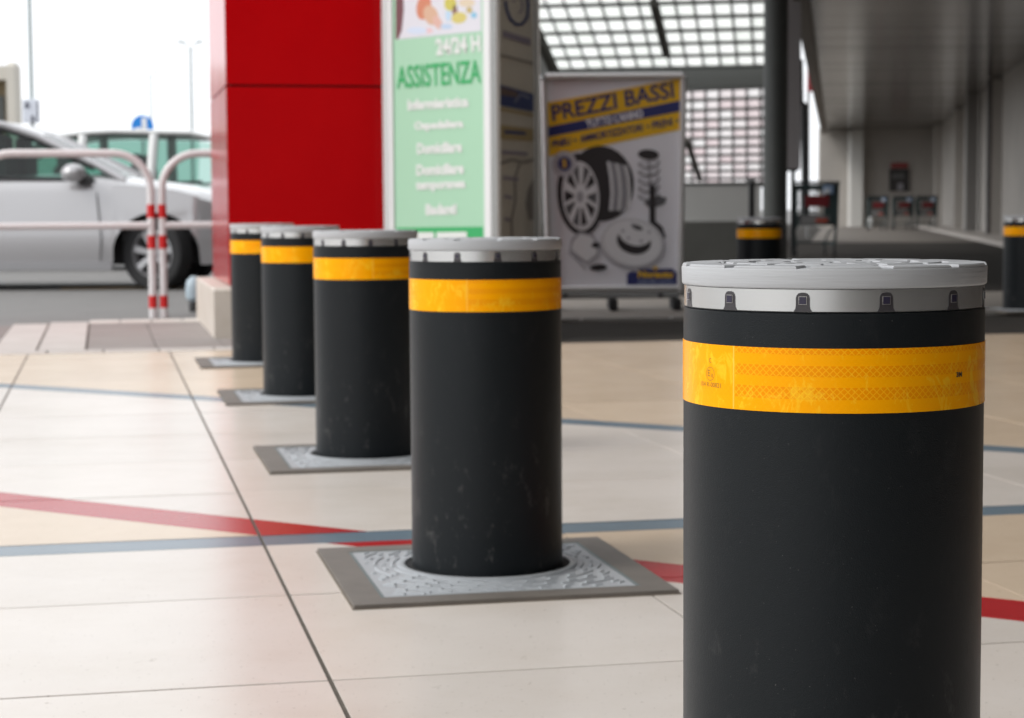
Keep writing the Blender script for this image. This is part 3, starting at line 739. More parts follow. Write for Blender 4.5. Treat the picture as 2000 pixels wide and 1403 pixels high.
def cap_mat():
    m = mat('cap_paint', (.43, .44, .455), .5, spec=.3)
    t = m.node_tree; b = t.nodes['Principled BSDF']; tc = t.nodes.new('ShaderNodeTexCoord')
    mp = t.nodes.new('ShaderNodeMapping'); mp.inputs['Scale'].default_value = (14, 14, 300)
    t.links.new(tc.outputs['Object'], mp.inputs['Vector'])
    n = t.nodes.new('ShaderNodeTexNoise'); n.inputs['Scale'].default_value = 1; n.inputs['Detail'].default_value = 5
    t.links.new(mp.outputs[0], n.inputs['Vector'])
    bp = t.nodes.new('ShaderNodeBump'); bp.inputs['Strength'].default_value = .6; bp.inputs['Distance'].default_value = .001
    t.links.new(n.outputs[0], bp.inputs['Height']); t.links.new(bp.outputs[0], b.inputs['Normal'])
    return m
def ring_mat():
    m = mat('ring_steel', (.66, .66, .65), .26, metal=.85)
    t = m.node_tree; b = t.nodes['Principled BSDF']; tc = t.nodes.new('ShaderNodeTexCoord')
    mp = t.nodes.new('ShaderNodeMapping'); mp.inputs['Scale'].default_value = (2, 2, 700)
    t.links.new(tc.outputs['Object'], mp.inputs['Vector'])
    n = t.nodes.new('ShaderNodeTexNoise'); n.inputs['Scale'].default_value = 1; n.inputs['Detail'].default_value = 4
    t.links.new(mp.outputs[0], n.inputs['Vector'])
    mr = t.nodes.new('ShaderNodeMapRange'); mr.inputs[3].default_value = .268; mr.inputs[4].default_value = .276
    t.links.new(n.outputs[0], mr.inputs[0]); t.links.new(mr.outputs[0], b.inputs['Roughness'])
    return m
def tape_mat():
    m = mat('reflective_tape', (.95, .42, .004), .22, spec=.12)
    t = m.node_tree; b = t.nodes['Principled BSDF']
    N = t.nodes.new; LK = t.links.new
    uv = N('ShaderNodeUVMap'); sx = N('ShaderNodeSeparateXYZ'); LK(uv.outputs[0], sx.inputs[0])
    def ma(op, a, bb=None, clamp=False):
        n = N('ShaderNodeMath'); n.operation = op; n.use_clamp = clamp
        for i, q in enumerate((a, bb)):
            if q is None: continue
            if isinstance(q, (int, float)): n.inputs[i].default_value = q
            else: LK(q, n.inputs[i])
        return n.outputs[0]
    u, v = sx.outputs[0], sx.outputs[1]                 # metres
    P = .0062
    def ln(x):
        fr_ = ma('FRACT', ma('DIVIDE', x, P)); return ma('GREATER_THAN', ma('ABSOLUTE', ma('SUBTRACT', fr_, .5)), .40)
    lines = ma('MAXIMUM', ln(ma('ADD', u, v)), ln(ma('SUBTRACT', u, v)))
    vn = ma('DIVIDE', v, .056)                           # 0 bottom 1 top
    def band(a, c): return ma('MULTIPLY', ma('GREATER_THAN', vn, a), ma('LESS_THAN', vn, c))
    bands = ma('ADD', ma('ADD', band(.90, 1.1), band(.56, .73)), band(.21, .40))
    seam = ma('MULTIPLY', ma('GREATER_THAN', u, .002), ma('LESS_THAN', u, .30))
    bm = ma('MULTIPLY', bands, ma('ADD', ma('MULTIPLY', seam, .9), .1))
    c1 = N('ShaderNodeMixRGB'); c1.inputs[1].default_value = (1.0, .40, .0, 1); c1.inputs[2].default_value = (.92, .30, .0, 1); LK(bm, c1.inputs[0])
    lm = ma('MULTIPLY', lines, ma('ADD', ma('MULTIPLY', bm, .6), .10))
    c2 = N('ShaderNodeMixRGB'); c2.inputs[2].default_value = (1, .50, .01, 1); LK(lm, c2.inputs[0]); LK(c1.outputs[0], c2.inputs[1])
    # crumpled wear, its glints painted in as lighter yellow
    tc = N('ShaderNodeTexCoord')
    mp = N('ShaderNodeMapping'); mp.inputs['Scale'].default_value = (55, 55, 28); LK(tc.outputs['Object'], mp.inputs[0])
    n1 = N('ShaderNodeTexNoise'); n1.inputs['Scale'].default_value = 1; n1.inputs['Detail'].default_value = 9; n1.inputs['Roughness'].default_value = .72; n1.inputs['Distortion'].default_value = .8
    LK(mp.outputs[0], n1.inputs['Vector'])
    r = N('ShaderNodeValToRGB'); r.color_ramp.elements[0].position = .53; r.color_ramp.elements[1].position = .63; LK(n1.outputs[0], r.inputs[0])
    c3 = N('ShaderNodeMixRGB'); c3.inputs[2].default_value = (1, .66, .03, 1); LK(ma('MULTIPLY', r.outputs[0], .5), c3.inputs[0]); LK(c2.outputs[0], c3.inputs[1])
    sl_ = ma('MULTIPLY', ma('GREATER_THAN', u, -.0008), ma('LESS_THAN', u, .0008))
    c4 = N('ShaderNodeMixRGB'); c4.inputs[2].default_value = (1, .60, .10, 1); LK(ma('MULTIPLY', sl_, .6), c4.inputs[0]); LK(c3.outputs[0], c4.inputs[1])
    LK(c4.outputs[0], b.inputs['Base Color'])
    n4 = N('ShaderNodeTexNoise'); n4.inputs['Scale'].default_value = 160; n4.inputs['Detail'].default_value = 4; LK(tc.outputs['Object'], n4.inputs['Vector'])
    h = ma('ADD', ma('MULTIPLY', lines, ma('MULTIPLY', bm, .5)), ma('MULTIPLY', n4.outputs[0], .8))
    bp = N('ShaderNodeBump'); bp.inputs['Strength'].default_value = .25; bp.inputs['Distance'].default_value = .0004
    LK(h, bp.inputs['Height']); LK(bp.outputs[0], b.inputs['Normal'])
    rr = N('ShaderNodeMapRange'); rr.inputs[3].default_value = .16; rr.inputs[4].default_value = .36; LK(n1.outputs[0], rr.inputs[0]); LK(rr.outputs[0], b.inputs['Roughness'])
    return m
M_body, M_cap, M_ring, M_tape = body_mat(), cap_mat(), ring_mat(), tape_mat()
M_grate = mat('grate_paint', (.42, .44, .46), .45, noise=(30, .5, (.34, .36, .38)), bump=(120, .25, .001))
M_pfr = mat('plate_frame', (.175, .155, .135), .6, noise=(12, .7, (.13, .115, .10)), bump=(80, .25, .002))
M_gapshade = mat('gap_shade', (.01, .01, .01), .9)
M_ledp = mat('led_pocket', (.030, .028, .032), .4, noise=(700, .8, (.06, .055, .06)))
M_leds = mat('led_solder', (.55, .53, .50), .35, metal=.5, noise=(900, .9, (.1, .1, .1)))
M_ledc = mat('led_chip', (.030, .026, .050), .25)
HB = .6012
RB = .1375

def polar_pad(b, r0, r1, a0, a1, z0, z1, ch=.0012, seg=6):
    """raised pad between radii and angles, chamfered top"""
    def rg(ra, rb, aa, ab, z): return [(ra*math.sin(aa+(ab-aa)*i/seg), -ra*math.cos(aa+(ab-aa)*i/seg), z) for i in range(seg+1)]+[(rb*math.sin(ab-(ab-aa)*i/seg), -rb*math.cos(ab-(ab-aa)*i/seg), z) for i in range(seg+1)]
    rm = max((r0+r1)/2, .01)
    rings = [rg(r0, r1, a0, a1, z0), rg(r0, r1, a0, a1, z1-ch), rg(r0+ch, r1-ch, a0+ch/rm, a1-ch/rm, z1)]
    n0 = len(b.v); b.loft(rings, closed=True); k = len(rings[0])
    b.f.append([n0+2*k+i for i in range(k)]); b.m.append(0)

L10 = R(10)
proto = thing('bollard', (0, 0, 0), 'nearest and largest dark bollard, sharp at right with pattern on its yellow reflective tape', 'bollard', 'rising bollards across the pavement')
b = MB(); b.lathe([(RB, -.03), (RB, HB-.0418), (RB-.0006, HB-.0414), (RB-.0035, HB-.041), (RB-.0035, HB-.0405)], seg=128, cap=True); b.build('body', M_body, proto, True)
b = MB(); b.lathe([(RB-.0018, HB-.0404), (RB-.0012, HB-.0400), (RB-.0008, HB-.0395), (RB-.0008, HB-.0206), (RB-.0016, HB-.0203)], seg=128, cap=True); ring = b.build('ring', M_ring, proto, True)
# cap: cast plate with raised tread pads, rim grooves over each light
b = MB(); b.lathe([(RB-.004, HB-.0202), (.1378, HB-.0200), (.1386, HB-.0193), (.1389, HB-.018), (.1392, HB-.0045), (.1388, HB-.0034), (.1380, HB-.0028), (0, HB-.0028)], seg=128); cap = b.build('cap', M_cap, proto, True)
b = MB()
for k in range(12):
    a = L10+R(30)*k
    g0 = .0050/.125
    # outer ring pads reach the rim, so the gaps cut notches in it
    rim = []
    polar_pad(b, .104, .1384, a+g0, a+R(30)-g0, HB-.0034, HB-.0006, .0012, 10)
for k in range(12):
    a = L10+R(30)*k+R(9)
    polar_pad(b, .0985-.021, .0985, a, a+R(30)-.07, HB-.0034, HB+.0001, .0012, 6)
for k in range(8):
    a = R(45)*k+R(6); polar_pad(b, .044, .071, a, a+R(45)-.11, HB-.0034, HB, .0012, 6)
for k in range(6):
    a = R(60)*k; polar_pad(b, .008, .037, a, a+R(60)-.2, HB-.0034, HB, .0012, 6)
b.build('tread_pads', M_cap, cap)
# light pockets
for k in range(12):
    a = L10+R(30)*k+R(0)
    def cyl(x, z, r): aa = a+x/r; return Vector((r*math.sin(aa), -r*math.cos(aa), z))
    zb, zt, hw = HB-.0398, HB-.0232, .0061
    outl = [(-hw*1.35, zb), (-hw*1.05, zb+.003), (-hw, zb+.006), (-hw, zt-.005)]+[(-hw+.0045*(1-math.cos(R(q))), zt-.005+.005*math.sin(R(q))) for q in (30, 60, 90)]
    outl = outl+[(-x, z) for x, z in outl[::-1]]
    b = MB(); n = len(outl)
    vs = [cyl(x, z, RB-.0004) for x, z in outl]+[cyl(x, z, RB-.0012) for x, z in outl]
    fs = [tuple(range(n)), tuple(range(n, 2*n))[::-1]]+[(i, (i+1) % n, n+(i+1) % n, n+i) for i in range(n)]
    b.add(vs, fs); pk = b.build('light_pocket', M_ledp, ring)
    def rq(h, zc, r0, nm, m_, par):
        o_ = [(-h, zc-h), (h, zc-h), (h, zc+h), (-h, zc+h)]
        vs = [cyl(x, z, r0) for x, z in o_]+[cyl(x, z, r0-.0005) for x, z in o_]
        b = MB(); b.add(vs, [(0, 1, 2, 3), (7, 6, 5, 4), (0, 1, 5, 4), (1, 2, 6, 5), (2, 3, 7, 6), (3, 0, 4, 7)]); return b.build(nm, m_, par)
    rq(.0036, HB-.0300, RB+.0001, 'solder', M_leds, ring); rq(.0031, HB-.0300, RB+.0005, 'light_chip', M_ledc, ring)
# tape with metric UVs, seam at u=0
TS = R(-47.7); ZB, ZTp = .4740, .5300
me = bpy.data.meshes.new('tape'); seg = 160; rtp = RB+.0006
vs, fs, uvs = [], [], []
for i in range(seg+1):
    a = TS-R(100)+2*math.pi*i/seg
    ov = .0006 if i > seg-6 else 0
    for z, rr in ((ZB, RB-.0001), (ZB+.0003, rtp+ov), (ZTp-.0003, rtp+ov), (ZTp, RB-.0001)): vs.append((rr*math.sin(a), -rr*math.cos(a), z))
for i in range(seg):
    for j in range(3):
        fs.append((i*4+j, (i+1)*4+j, (i+1)*4+j+1, i*4+j+1))
        u0, u1 = [(-R(100)+2*math.pi*q/seg)*RB for q in (i, i+1)]
        zz = (0, .0003, .0557, .056)
        uvs += [(u0, zz[j]), (u1, zz[j]), (u1, zz[j+1]), (u0, zz[j+1])]
me.from_pydata(vs, [], fs); ul = me.uv_layers.new(name='UVMap')
ul.data.foreach_set('uv', [c for q in uvs for c in q]); me.materials.append(M_tape)
me.polygons.foreach_set('use_smooth', [True]*len(me.polygons)); me.set_sharp_from_angle(angle=R(40))
tape = rel('reflective_tape', me, proto)
# square frame and cast grate at the foot
def sq(h, z0, z1, ch): b = MB(); return b
PO = U*(-.010)+V*(-.050)
def frame_ring(ho, hi, z0, z1, rz, m, parent, name, ch=.002):
    for k in range(4):
        a = rz+k*math.pi/2; ex = Vector((math.cos(a), math.sin(a), 0)); ey = Vector((-ex.y, ex.x, 0))
        P = [ex*ho-ey*ho, ex*ho+ey*(ho-.0006), ex*hi+ey*(hi-.0006), ex*hi-ey*hi]
        b = MB(); b.prism([((p+PO).x, (p+PO).y) for p in P], z0, z1, ch=0); b.build(name, m, parent)
plate = MB(); plate.prism([(p.x, p.y) for p in [(U*a+V*c)*.218+PO for a, c in ((-1, -1), (1, -1), (1, 1), (-1, 1))]], .0005, .0062); plate = plate.build('grate', M_grate, proto)
frame_ring(.2766, .2245, -.006, .0072, AN, M_pfr, proto, 'edge_frame')
frame_ring(.2800, .2768, -.006, .0016, AN, mat('dirt_joint', (.20, .165, .13), .9, noise=(40, .7, (.10, .085, .07))), proto, 'dirt_joint')
frame_ring(.2245, .2188, -.006, .0066, AN, mat('angle_iron', (.16, .20, .20), .5, metal=.3), proto, 'angle_rim')
b = MB(); b.lathe([(RB-.002, .0066), (.1515, .0066)], seg=64, cap=False); b.build('gap_shade_ring', M_gapshade, proto, fix=False)  # flat black ring, the shade of the gap painted as its colour
b = MB(); b.lathe([(.1515, .006), (.1515, .0085), (.1525, .0092), (.163, .0092), (.1645, .0085), (.1645, .006)], seg=96, cap=False); b.build('collar', M_grate, proto, True)
b = MB()
rr_ = .1715; row = 0
while rr_ < .33:
    nseg = [10, 26, 12, 30, 14, 34, 16, 40, 18][min(row, 8)]; da = 2*math.pi/nseg
    duty = .80 if row % 2 == 0 else .42
    for k in range(nseg):
        a = k*da+row*.37; parts_ = 6
        run = None                                # split a rib where the square edge cuts it
        for i_ in range(parts_+1):
            aa = a+da*duty*i_/parts_; ok = True
            for rr2 in (rr_, rr_+.0055):
                p = Vector((rr2*math.sin(aa), -rr2*math.cos(aa), 0))
                if abs((p-PO).dot(U)) > .210 or abs((p-PO).dot(V)) > .210: ok = False
            if ok and run is None: run = aa
            if (not ok or i_ == parts_) and run is not None:
                e_ = aa if ok else aa-da*duty/parts_
                if e_-run > .02: polar_pad(b, rr_, rr_+(.0050 if row % 2 == 0 else .0068), run, e_, .0055, .0084, .0009, 5)
                run = None
    rr_ += .0160; row += 1
b.build('grate_treads', M_grate, plate)

pos = [((.2971, 1.7928), 0, None), ((-.0475, 3.5116), 35, 'second bollard from the front, standing on a grey square grate beside the red stripe'),
       ((-.3877, 5.1553), 60, 'third bollard of the row, half hidden behind the second with its top before the totem'),
       ((-.7476, 6.8752), 100, 'fourth bollard of the row, in front of the red pillar between two others'),
       ((-1.0845, 8.4475), 20, 'farthest bollard of the left row, beside the stone plinth'),
       ((1.534, 12.0), 150, 'distant bollard right of the poster stand, in front of the thick round column'),
       ((3.279, 12.37), 200, 'distant bollard cut off by the right edge of the picture')]
for i, ((x, y), ra, lab) in enumerate(pos):
    o = proto if i == 0 else copy_tree(proto)
    o.location = (x, y, 0)
    if i:
        o['label'] = lab
        for ch in [q for q in bpy.data.objects if q.parent == o]:
            if ch.name.startswith('reflective_tape'): ch.rotation_euler = (0, 0, R(ra))
            if i > 4 and ch.name.split('.')[0] in ('edge_frame', 'angle_rim'): pass
# prints on the nearest bollard's tape (bent round it)
tape0 = tape
def wrap_mesh(me, phi, zc, hgt, wid, r, m, name, parent):
    xs = [v.co.x for v in me.vertices]; ys = [v.co.y for v in me.vertices]
    x0, x1, y0, y1 = min(xs), max(xs), min(ys), max(ys)
    for v in me.vertices:
        x = ((v.co.x-x0)/(x1-x0)-.5)*wid; z = zc+((v.co.y-y0)/(y1-y0)-.5)*hgt
        a = phi+x/RB; v.co = Vector((r*math.sin(a), -r*math.cos(a), z))
    me.materials.clear(); me.materials.append(m)
    return rel(name, me, parent)
ink = mat('tape_ink', (.30, .12, .005), .4); inkb = mat('tape_ink_black', (.03, .02, .02), .4)
pe = R(-60.4); rk = rtp+.00012
wrap_mesh(text_mesh('C'), pe, .5155, .0042, .0034, rk, ink, 'lettering', tape0)
wrap_mesh(text_mesh('E'), pe-.012, .5040, .0058, .0042, rk, ink, 'lettering', tape0)
wrap_mesh(text_mesh('1'), pe+.020, .5020, .0038, .0012, rk, ink, 'lettering', tape0)
wrap_mesh(text_mesh('104 R-00821'), pe, .4938, .0042, .030, rk, ink, 'lettering', tape0)
wrap_mesh(text_mesh('3M', .05), R(43.4), .5042, .0046, .0086, rk, inkb, 'lettering', tape0)
b = MB(); n = 40
for i in range(n):
    for rr2 in (.0062, .0057):
        aa = 2*math.pi*i/n; a = pe+rr2*math.cos(aa)/RB; b.v.append(Vector((rk*math.sin(a), -rk*math.cos(a), .5035+rr2*math.sin(aa)))+proto.location)
for i in range(n): j = (i+1) % n; b.f.append([2*i, 2*j, 2*j+1, 2*i+1]); b.m.append(0)
b.build('approval_ring', ink, tape0, fix=False)

# ------------------------------------------------------------------ railings (hoops)
def hoop(sL, sR, tt, label):
    """tubular hoop from s=sL to s=sR at row tt"""
    t = thing('hoop_barrier', T((sL+sR)/2, tt), label, 'barrier', 'white tubular hoop barriers along the kerb')
    r = .026; H = 1.035; rc = .235
    def path(z0, z1, s): return [T(s, tt, z0), T(s, tt, z1)]
    pts = [T(sL, tt, .74)]
    for q in range(0, 9): a = R(q*90/8); pts.append(T(sL+rc-rc*math.cos(a), tt, H-rc+rc*math.sin(a)))
    for q in range(0, 9): a = R(q*90/8); pts.append(T(sR-rc+rc*math.sin(a), tt, H-rc+rc*math.cos(a)))
    pts.append(T(sR, tt, .74))
    b = MB(); b.tube(pts, r, 16); b.build('top_tube', M_railw, t, True)
    b = MB(); b.tube([T(sL+.01, tt, .57), T(sR-.01, tt, .57)], r*.93, 14); b.build('middle_rail', M_railw, t, True)
    for s in (sL, sR):
        b = MB(); b.tube([T(s, tt, -.03), T(s, tt, .76)], r*.995, 16); b.build('leg', M_railw, t, True)
        for z0, z1 in ((.62, .705), (.42, .505), (.035, .115)):
            b = MB(); b.tube([T(s, tt, z0), T(s, tt, z1)], r*1.05, 16); b.build('red_band', M_railr, t, True)
hoop(-1.47, -.365, 9.36, 'white hoop barrier with red bands, left one in front of the silver car')
hoop(-.295, .81, 9.36, 'white hoop barrier with red bands running behind the red pillar')

# ------------------------------------------------------------------ small bottle crate behind the plinth
q = G(380, 603)
t = thing('litter_bag', (q.x, q.y, 0), 'pale blue bag standing on a black foot beside the plinth', 'bag')
b = MB(); b.lathe([(.03, .05), (.055, .07), (.06, .13), (.05, .19), (.02, .22), (0, .222)], (q.x, q.y, 0), 14); b.build('bag', mat('pale_blue', (.42, .52, .58), .4), t, True)
b = MB(); b.lathe([(.035, -.02), (.04, .03), (.03, .055)], (q.x, q.y, 0), 14); b.build('foot', M_black, t, True)

# ------------------------------------------------------------------ cars
def carpaint(name, c, met):
    m = mat(name, c, .28, metal=met, coat=.9, noise=(300, .15, tuple(x*.9 for x in c))); return m
def glass_mat(name, tint, f=.55):
    m = bpy.data.materials.new(name); m.use_nodes = True; t = m.node_tree; t.nodes.clear()
    o = t.nodes.new('ShaderNodeOutputMaterial'); mx_ = t.nodes.new('ShaderNodeMixShader'); tr = t.nodes.new('ShaderNodeBsdfTransparent')
    gl = t.nodes.new('ShaderNodeBsdfGlossy'); fr_ = t.nodes.new('ShaderNodeFresnel'); fr_.inputs[0].default_value = 1.5
    tr.inputs[0].default_value = (*tint, 1); gl.inputs['Roughness'].default_value = .03
    t.links.new(fr_.outputs[0], mx_.inputs[0]); t.links.new(tr.outputs[0], mx_.inputs[1]); t.links.new(gl.outputs[0], mx_.inputs[2]); t.links.new(mx_.outputs[0], o.inputs[0])
    return m
M_glass = glass_mat('car_glass', (.44, .62, .56))
def interp(tab, x):
    if x <= tab[0][0]: return tab[0][1]
    for (a, b_), (c, d) in zip(tab, tab[1:]):
        if x <= c: return b_+(d-b_)*(x-a)/(c-a)
    return tab[-1][1]
def car(name, loc, yaw, paint, label, steer=0, tall=0, mirror_y=1):
    """local frame: +x nose, origin below front wheel centre line middle; wheelbase 2.58"""
    t = thing(name, loc, label, 'car', 'cars in the car park')
    ex = Vector((math.cos(yaw), math.sin(yaw), 0)); ey = Vector((-ex.y, ex.x, 0)); L0 = Vector(loc)
    def W(x, y, z): return L0+ex*x+ey*y+Vector((0, 0, z))
    WB = 2.58; AR = .385
    top = [(-3.45, .80), (-3.35, .92), (-3.1, .99), (-2.0, 1.0), (-.9, 1.005), (-.50, 1.0), (-.2, .955), (.2, .90), (.48, .83), (.68, .75), (.80, .62)]
    wid = [(-3.45, .70), (-3.3, .80), (-3.0, .86), (-2.4, .885), (-1, .89), (0, .885), (.35, .85), (.6, .75), (.72, .62), (.80, .50)]
    def zb(x):
        z = .20 if -2.3 < x < -.2 else .22
        if x > .5: z = .22+(x-.5)*.15
        for wc in (0, -WB):
            d = abs(x-wc)
            if d < AR: z = max(z, .30+math.sqrt(max(AR*AR-d*d, 0)))
        return z
    xs = sorted(set([-3.45, -3.35, -3.2, -3.0]+[wc+AR*math.cos(R(q)) for wc in (0, -WB) for q in range(0, 181, 12)]+[wc+s*(AR+.002) for wc in (0, -WB) for s in (-1, 1)]+[-2.0, -1.6, -1.2, -.8, -.5, .45, .55, .62, .70, .76, .80]))
    rings = []
    for x in xs:
        zt, wd, z0 = interp(top, x), interp(wid, x), zb(x)
        zt = max(zt, z0+.05)
        def wz(f): return z0+(zt-z0)*f
        sh_ = lambda z: wd*(1-.10*max(0, (z-.55))/.45*.8) if z > .55 else wd*(1-.05*max(0, .42-z)/.22)
        half = [(sh_(z)-(.012 if abs(z-.62) < .03 else 0), z) for z in [wz(f) for f in (0, .12, .3, .5, .68, .82, .92)]]
        half += [(wd*.86, zt-.012), (wd*.70, zt+.012), (wd*.35, zt+.035), (0, zt+.042)]
        ring_ = [W(x, -a, z) for a, z in half]+[W(x, a, z) for a, z in half[::-1][1:]]
        rings.append(ring_)
    b = MB(); b.loft(rings, caps=True); body = b.build('body', paint, t, 50)
    # dark floor and wheel housings
    b = MB(); b.box(W(-1.3, 0, .36), (4.0, 1.25, .26), ex=ex)
    for wc in (0, -WB): b.box(W(wc, 0, .55), (.62, 1.56, .24), ex=ex)
    b.build('underbody', M_rubber, t)
    # sill line and bumper strip
    b = MB()
    for s in (-1, 1): b.box(W(-1.29, s*.862, .215), (1.80, .03, .07), ex=ex)
    b.build('sill', mat('car_grey_trim', (.30, .30, .31), .4), t)
    # greenhouse
    H = 1.52+tall
    roofp = [(-3.32, 1.02, .60), (-3.2, 1.24, .60), (-3.0, 1.40, .60), (-2.6, H, .59), (-2.1, H+.035, .59), (-1.75, H+.02, .58), (-1.39, H-.03, .58), (-1.10, H-.13, .575), (-.82, H-.27, .59), (-.58, H-.385, .63), (-.30, .985, .68)]
    if tall: roofp[:4] = [(-3.43, 1.02, .62), (-3.39, 1.30, .62), (-3.30, H-.05, .61), (-3.05, H+.01, .60)]
    # roof skin
    rr2 = []
    for x, z, wd in roofp:
        if z > 1.2 or x < -2.9: pass
        rr2.append([W(x, wd*q, z-(.0 if abs(q) < .9 else .03)+.02*(1-q*q)) for q in (-1, -.9, -.5, 0, .5, .9, 1)])
    i0, i1 = 2, 7
    top_r = rr2[i0:i1+1]
    b = MB(); b.loft(top_r); lo = [[p-Vector((0, 0, .03)) for p in r_] for r_ in top_r]; b.loft(lo)
    b.build('roof', paint, t, 50)
    b = MB(); b.loft(rr2[i1:], 0); b.build('windscreen', M_glass, t, 50)
    b = MB(); b.loft(rr2[:i0+1], 0); b.build('rear_window', M_glass, t, 50)
    bz = lambda x: interp([(-3.2, 1.05), (-2, 1.02), (-1.3, .995), (-.5, .955), (.1, .95)], x)
    for s in (-1, 1):
        # side glass strips, pillars
        tp = [W(x, s*(wd-.005), z-.035) for x, z, wd in roofp if -3.25 < x < .0]
        def belt(x): return W(x, s*(.775), bz(x))
        xs2 = [x for x, z, wd in roofp if -3.25 < x < .0]
        up_pts = [Vector(W(x, s*(wd-.004), z-.045)) for x, z, wd in roofp if -3.25 < x < .0]
        for (xa, xb) in ((-3.15, -2.62), (-2.54, -1.76), (-1.69, -.62)):
            g_ = MB(); n = 8; A = []; B = []
            for i in range(n+1):
                x = xa+(xb-xa)*i/n
                zr = interp([(q[0], q[1]) for q in roofp], x)-.075; wr_ = interp([(q[0], q[2]) for q in roofp], x)
                zl = bz(x)+.012
                zr = max(zr, zl+.002)
                f = (zr-zl)/(1.40-zl)
                A.append(W(x, s*.772, zl)); B.append(W(x, s*(.772+(wr_-.772)*min(1, f)), zr))
            g_.loft([A, B]); g_.build('side_window', M_glass, t, 50)
        # pillars and frame as tubes
        b = MB(); b.tube([W(x, s*wd, z-.012) for x, z, wd in roofp], .030, 8); b.build('roof_rail', paint, t, True)
        b = MB(); b.tube([W(x, s*(wd+.006), z-.055) for x, z, wd in roofp if x > -3.25 and x < -.5], .022 if not tall else .012, 8)
        b.tube([W(x, s*.785, bz(x)) for x in (-3.2, -2.2, -1.3, -.9, -.55)], .016, 8)
        b.build('window_seal', M_black, t, True)
        for x in (-2.58, -1.725):
            zr = interp([(q[0], q[1]) for q in roofp], x)-.05; wr_ = interp([(q[0], q[2]) for q in roofp], x)
            b = MB(); b.tube([W(x, s*.775, bz(x)), W(x-.02, s*wr_, zr)], .034 if not tall else .06, 8); b.build('door_pillar', M_black if not tall else paint, t, True)
        # corner triangle and mirror
        b = MB(); b.add([W(-.80, s*.79, .97), W(-.51, s*.81, .945), W(-.72, s*.735, 1.14), W(-.80, s*.75, .97), W(-.51, s*.77, .945), W(-.72, s*.70, 1.14)], [(0, 1, 2), (5, 4, 3), (0, 3, 4, 1), (1, 4, 5, 2), (2, 5, 3, 0)]); b.build('quarter_trim', M_black, t)
        mr_ = MB(); 
        for i in range(9):
            pass
        rings_m = []
        for i in range(9):
            f = i/8; rr3 = math.sin(math.pi*min(max(f, .02), .98))**.55
            rings_m.append([W(-.70+.11*rr3*math.cos(R(q)), s*(.84+.20*f), 1.035+.085*rr3*math.sin(R(q))) for q in range(0, 360, 30)])
        mr_.loft(rings_m, closed=True, caps=True); mr_.build('mirror', paint, t, True)
        b = MB(); b.box(W(-.62, s*.83, .965), (.12, .12, .05), ex=ex); b.build('mirror_arm', M_black, t)
        # door seams, handle, moulding
        for x in (-.49, -1.74):
            b = MB(); b.tube([W(x, s*.889, .26), W(x+.015, s*.893, .45), W(x, s*.885, .62), W(x-.02, s*.862, .80), W(x-.04, s*.80, .95)], .005, 6)
            b.build('door_seam', M_black, t)
        b = MB(); b.box(W(-1.52, s*.868, .83), (.17, .04, .035), ex=ex, ch=.008); b.build('door_handle', paint, t)
        # lamps
        b = MB(); b.box(W(.60, s*.60, .66), (.20, .26, .13), ex=ex, ch=.03); b.build('headlight', mat('lamp_clear', (.6, .62, .64), .15), t)
        b = MB(); b.box(W(-3.40, s*.62, .80), (.10, .26, .20), ex=ex, ch=.02); b.build('tail_light', mat('lamp_red', (.4, .01, .01), .2), t)
    b = MB(); b.box(W(.74, 0, .34), (.14, 1.15, .13), ex=ex, ch=.03); b.build('grille', M_black, t)
    b = MB()
    for s in (-1, 1):
        for x in (-1.35, -2.25): b.box(W(x-.1, s*.36, .95), (.14, .44, .62), ex=ex, ch=.04); b.box(W(x-.1, s*.36, 1.32), (.10, .24, .16), ex=ex, ch=.03)
    b.box(W(-.62, 0, .92), (.36, 1.40, .14), ex=ex, ch=.05)
    b.build('seat', mat('seat_dark', (.06, .055, .055), .8), t)
    # wheels
    for wc in (0, -WB):
        for s in (-1, 1):
            st_ = R(steer) if wc == 0 else 0
            c0 = W(wc, s*.80, .319)
            wx = ex*math.cos(st_)+ey*math.sin(st_); wy = (-ex*math.sin(st_)+ey*math.cos(st_))*s
            def Q(r, a, o): return c0+wx*(r*math.cos(a))+Vector((0, 0, r*math.sin(a)))+wy*o
            wheel = bpy.data.objects.new('wheel', None); C.objects.link(wheel); wheel.parent = t; wheel.location = (0, 0, 0)
            prof = [(.205, -.10), (.30, -.10), (.316, -.085), (.319, 0), (.316, .075), (.30, .092), (.25, .098), (.212, .085), (.205, .06)]
            b = MB(); b.loft([[Q(r, R(q*10), o) for q in range(36)] for r, o in prof], closed=True); b.build('tyre', M_rubber, wheel, True)
            b = MB(); b.loft([[Q(r, R(q*12), o) for q in range(30)] for r, o in ((.206, .062), (.214, .078), (.200, .082), (.190, .03), (.188, -.09))], closed=True)
            for kk in range(7):
                a = R(360/7*kk+12)
                for da, r0, r1, w0, w1 in ((0, .03, .20, .022, .030),):
                    P = [Q(r0, a, .055), Q(r1, a, .070)]
                    tv = (Q(1, a+math.pi/2, 0)-c0)
                    b.slab([P[0]-tv*w0, P[1]-tv*w1, P[1]+tv*w1, P[0]+tv*w0], wy, .03)
            b.loft([[Q(r, R(q*20), o) for q in range(18)] for r, o in ((.052, .03), (.050, .066), (.03, .072), (.001, .072))], closed=True)
            b.build('rim', mat('rim_alloy', (.42, .42, .43), .35, metal=.6), wheel, 40)
            b = MB(); b.loft([[Q(r, R(q*20), o) for q in range(18)] for r, o in ((.001, -.02), (.185, -.02))], closed=True); b.build('brake_shade', M_rubber, wheel)
    return t
P_sil = carpaint('silver_paint', (.47, .465, .475), .35)
P_wht = carpaint('white_paint', (.70, .71, .70), .0)
wx0 = at(305, 495, 17.2)
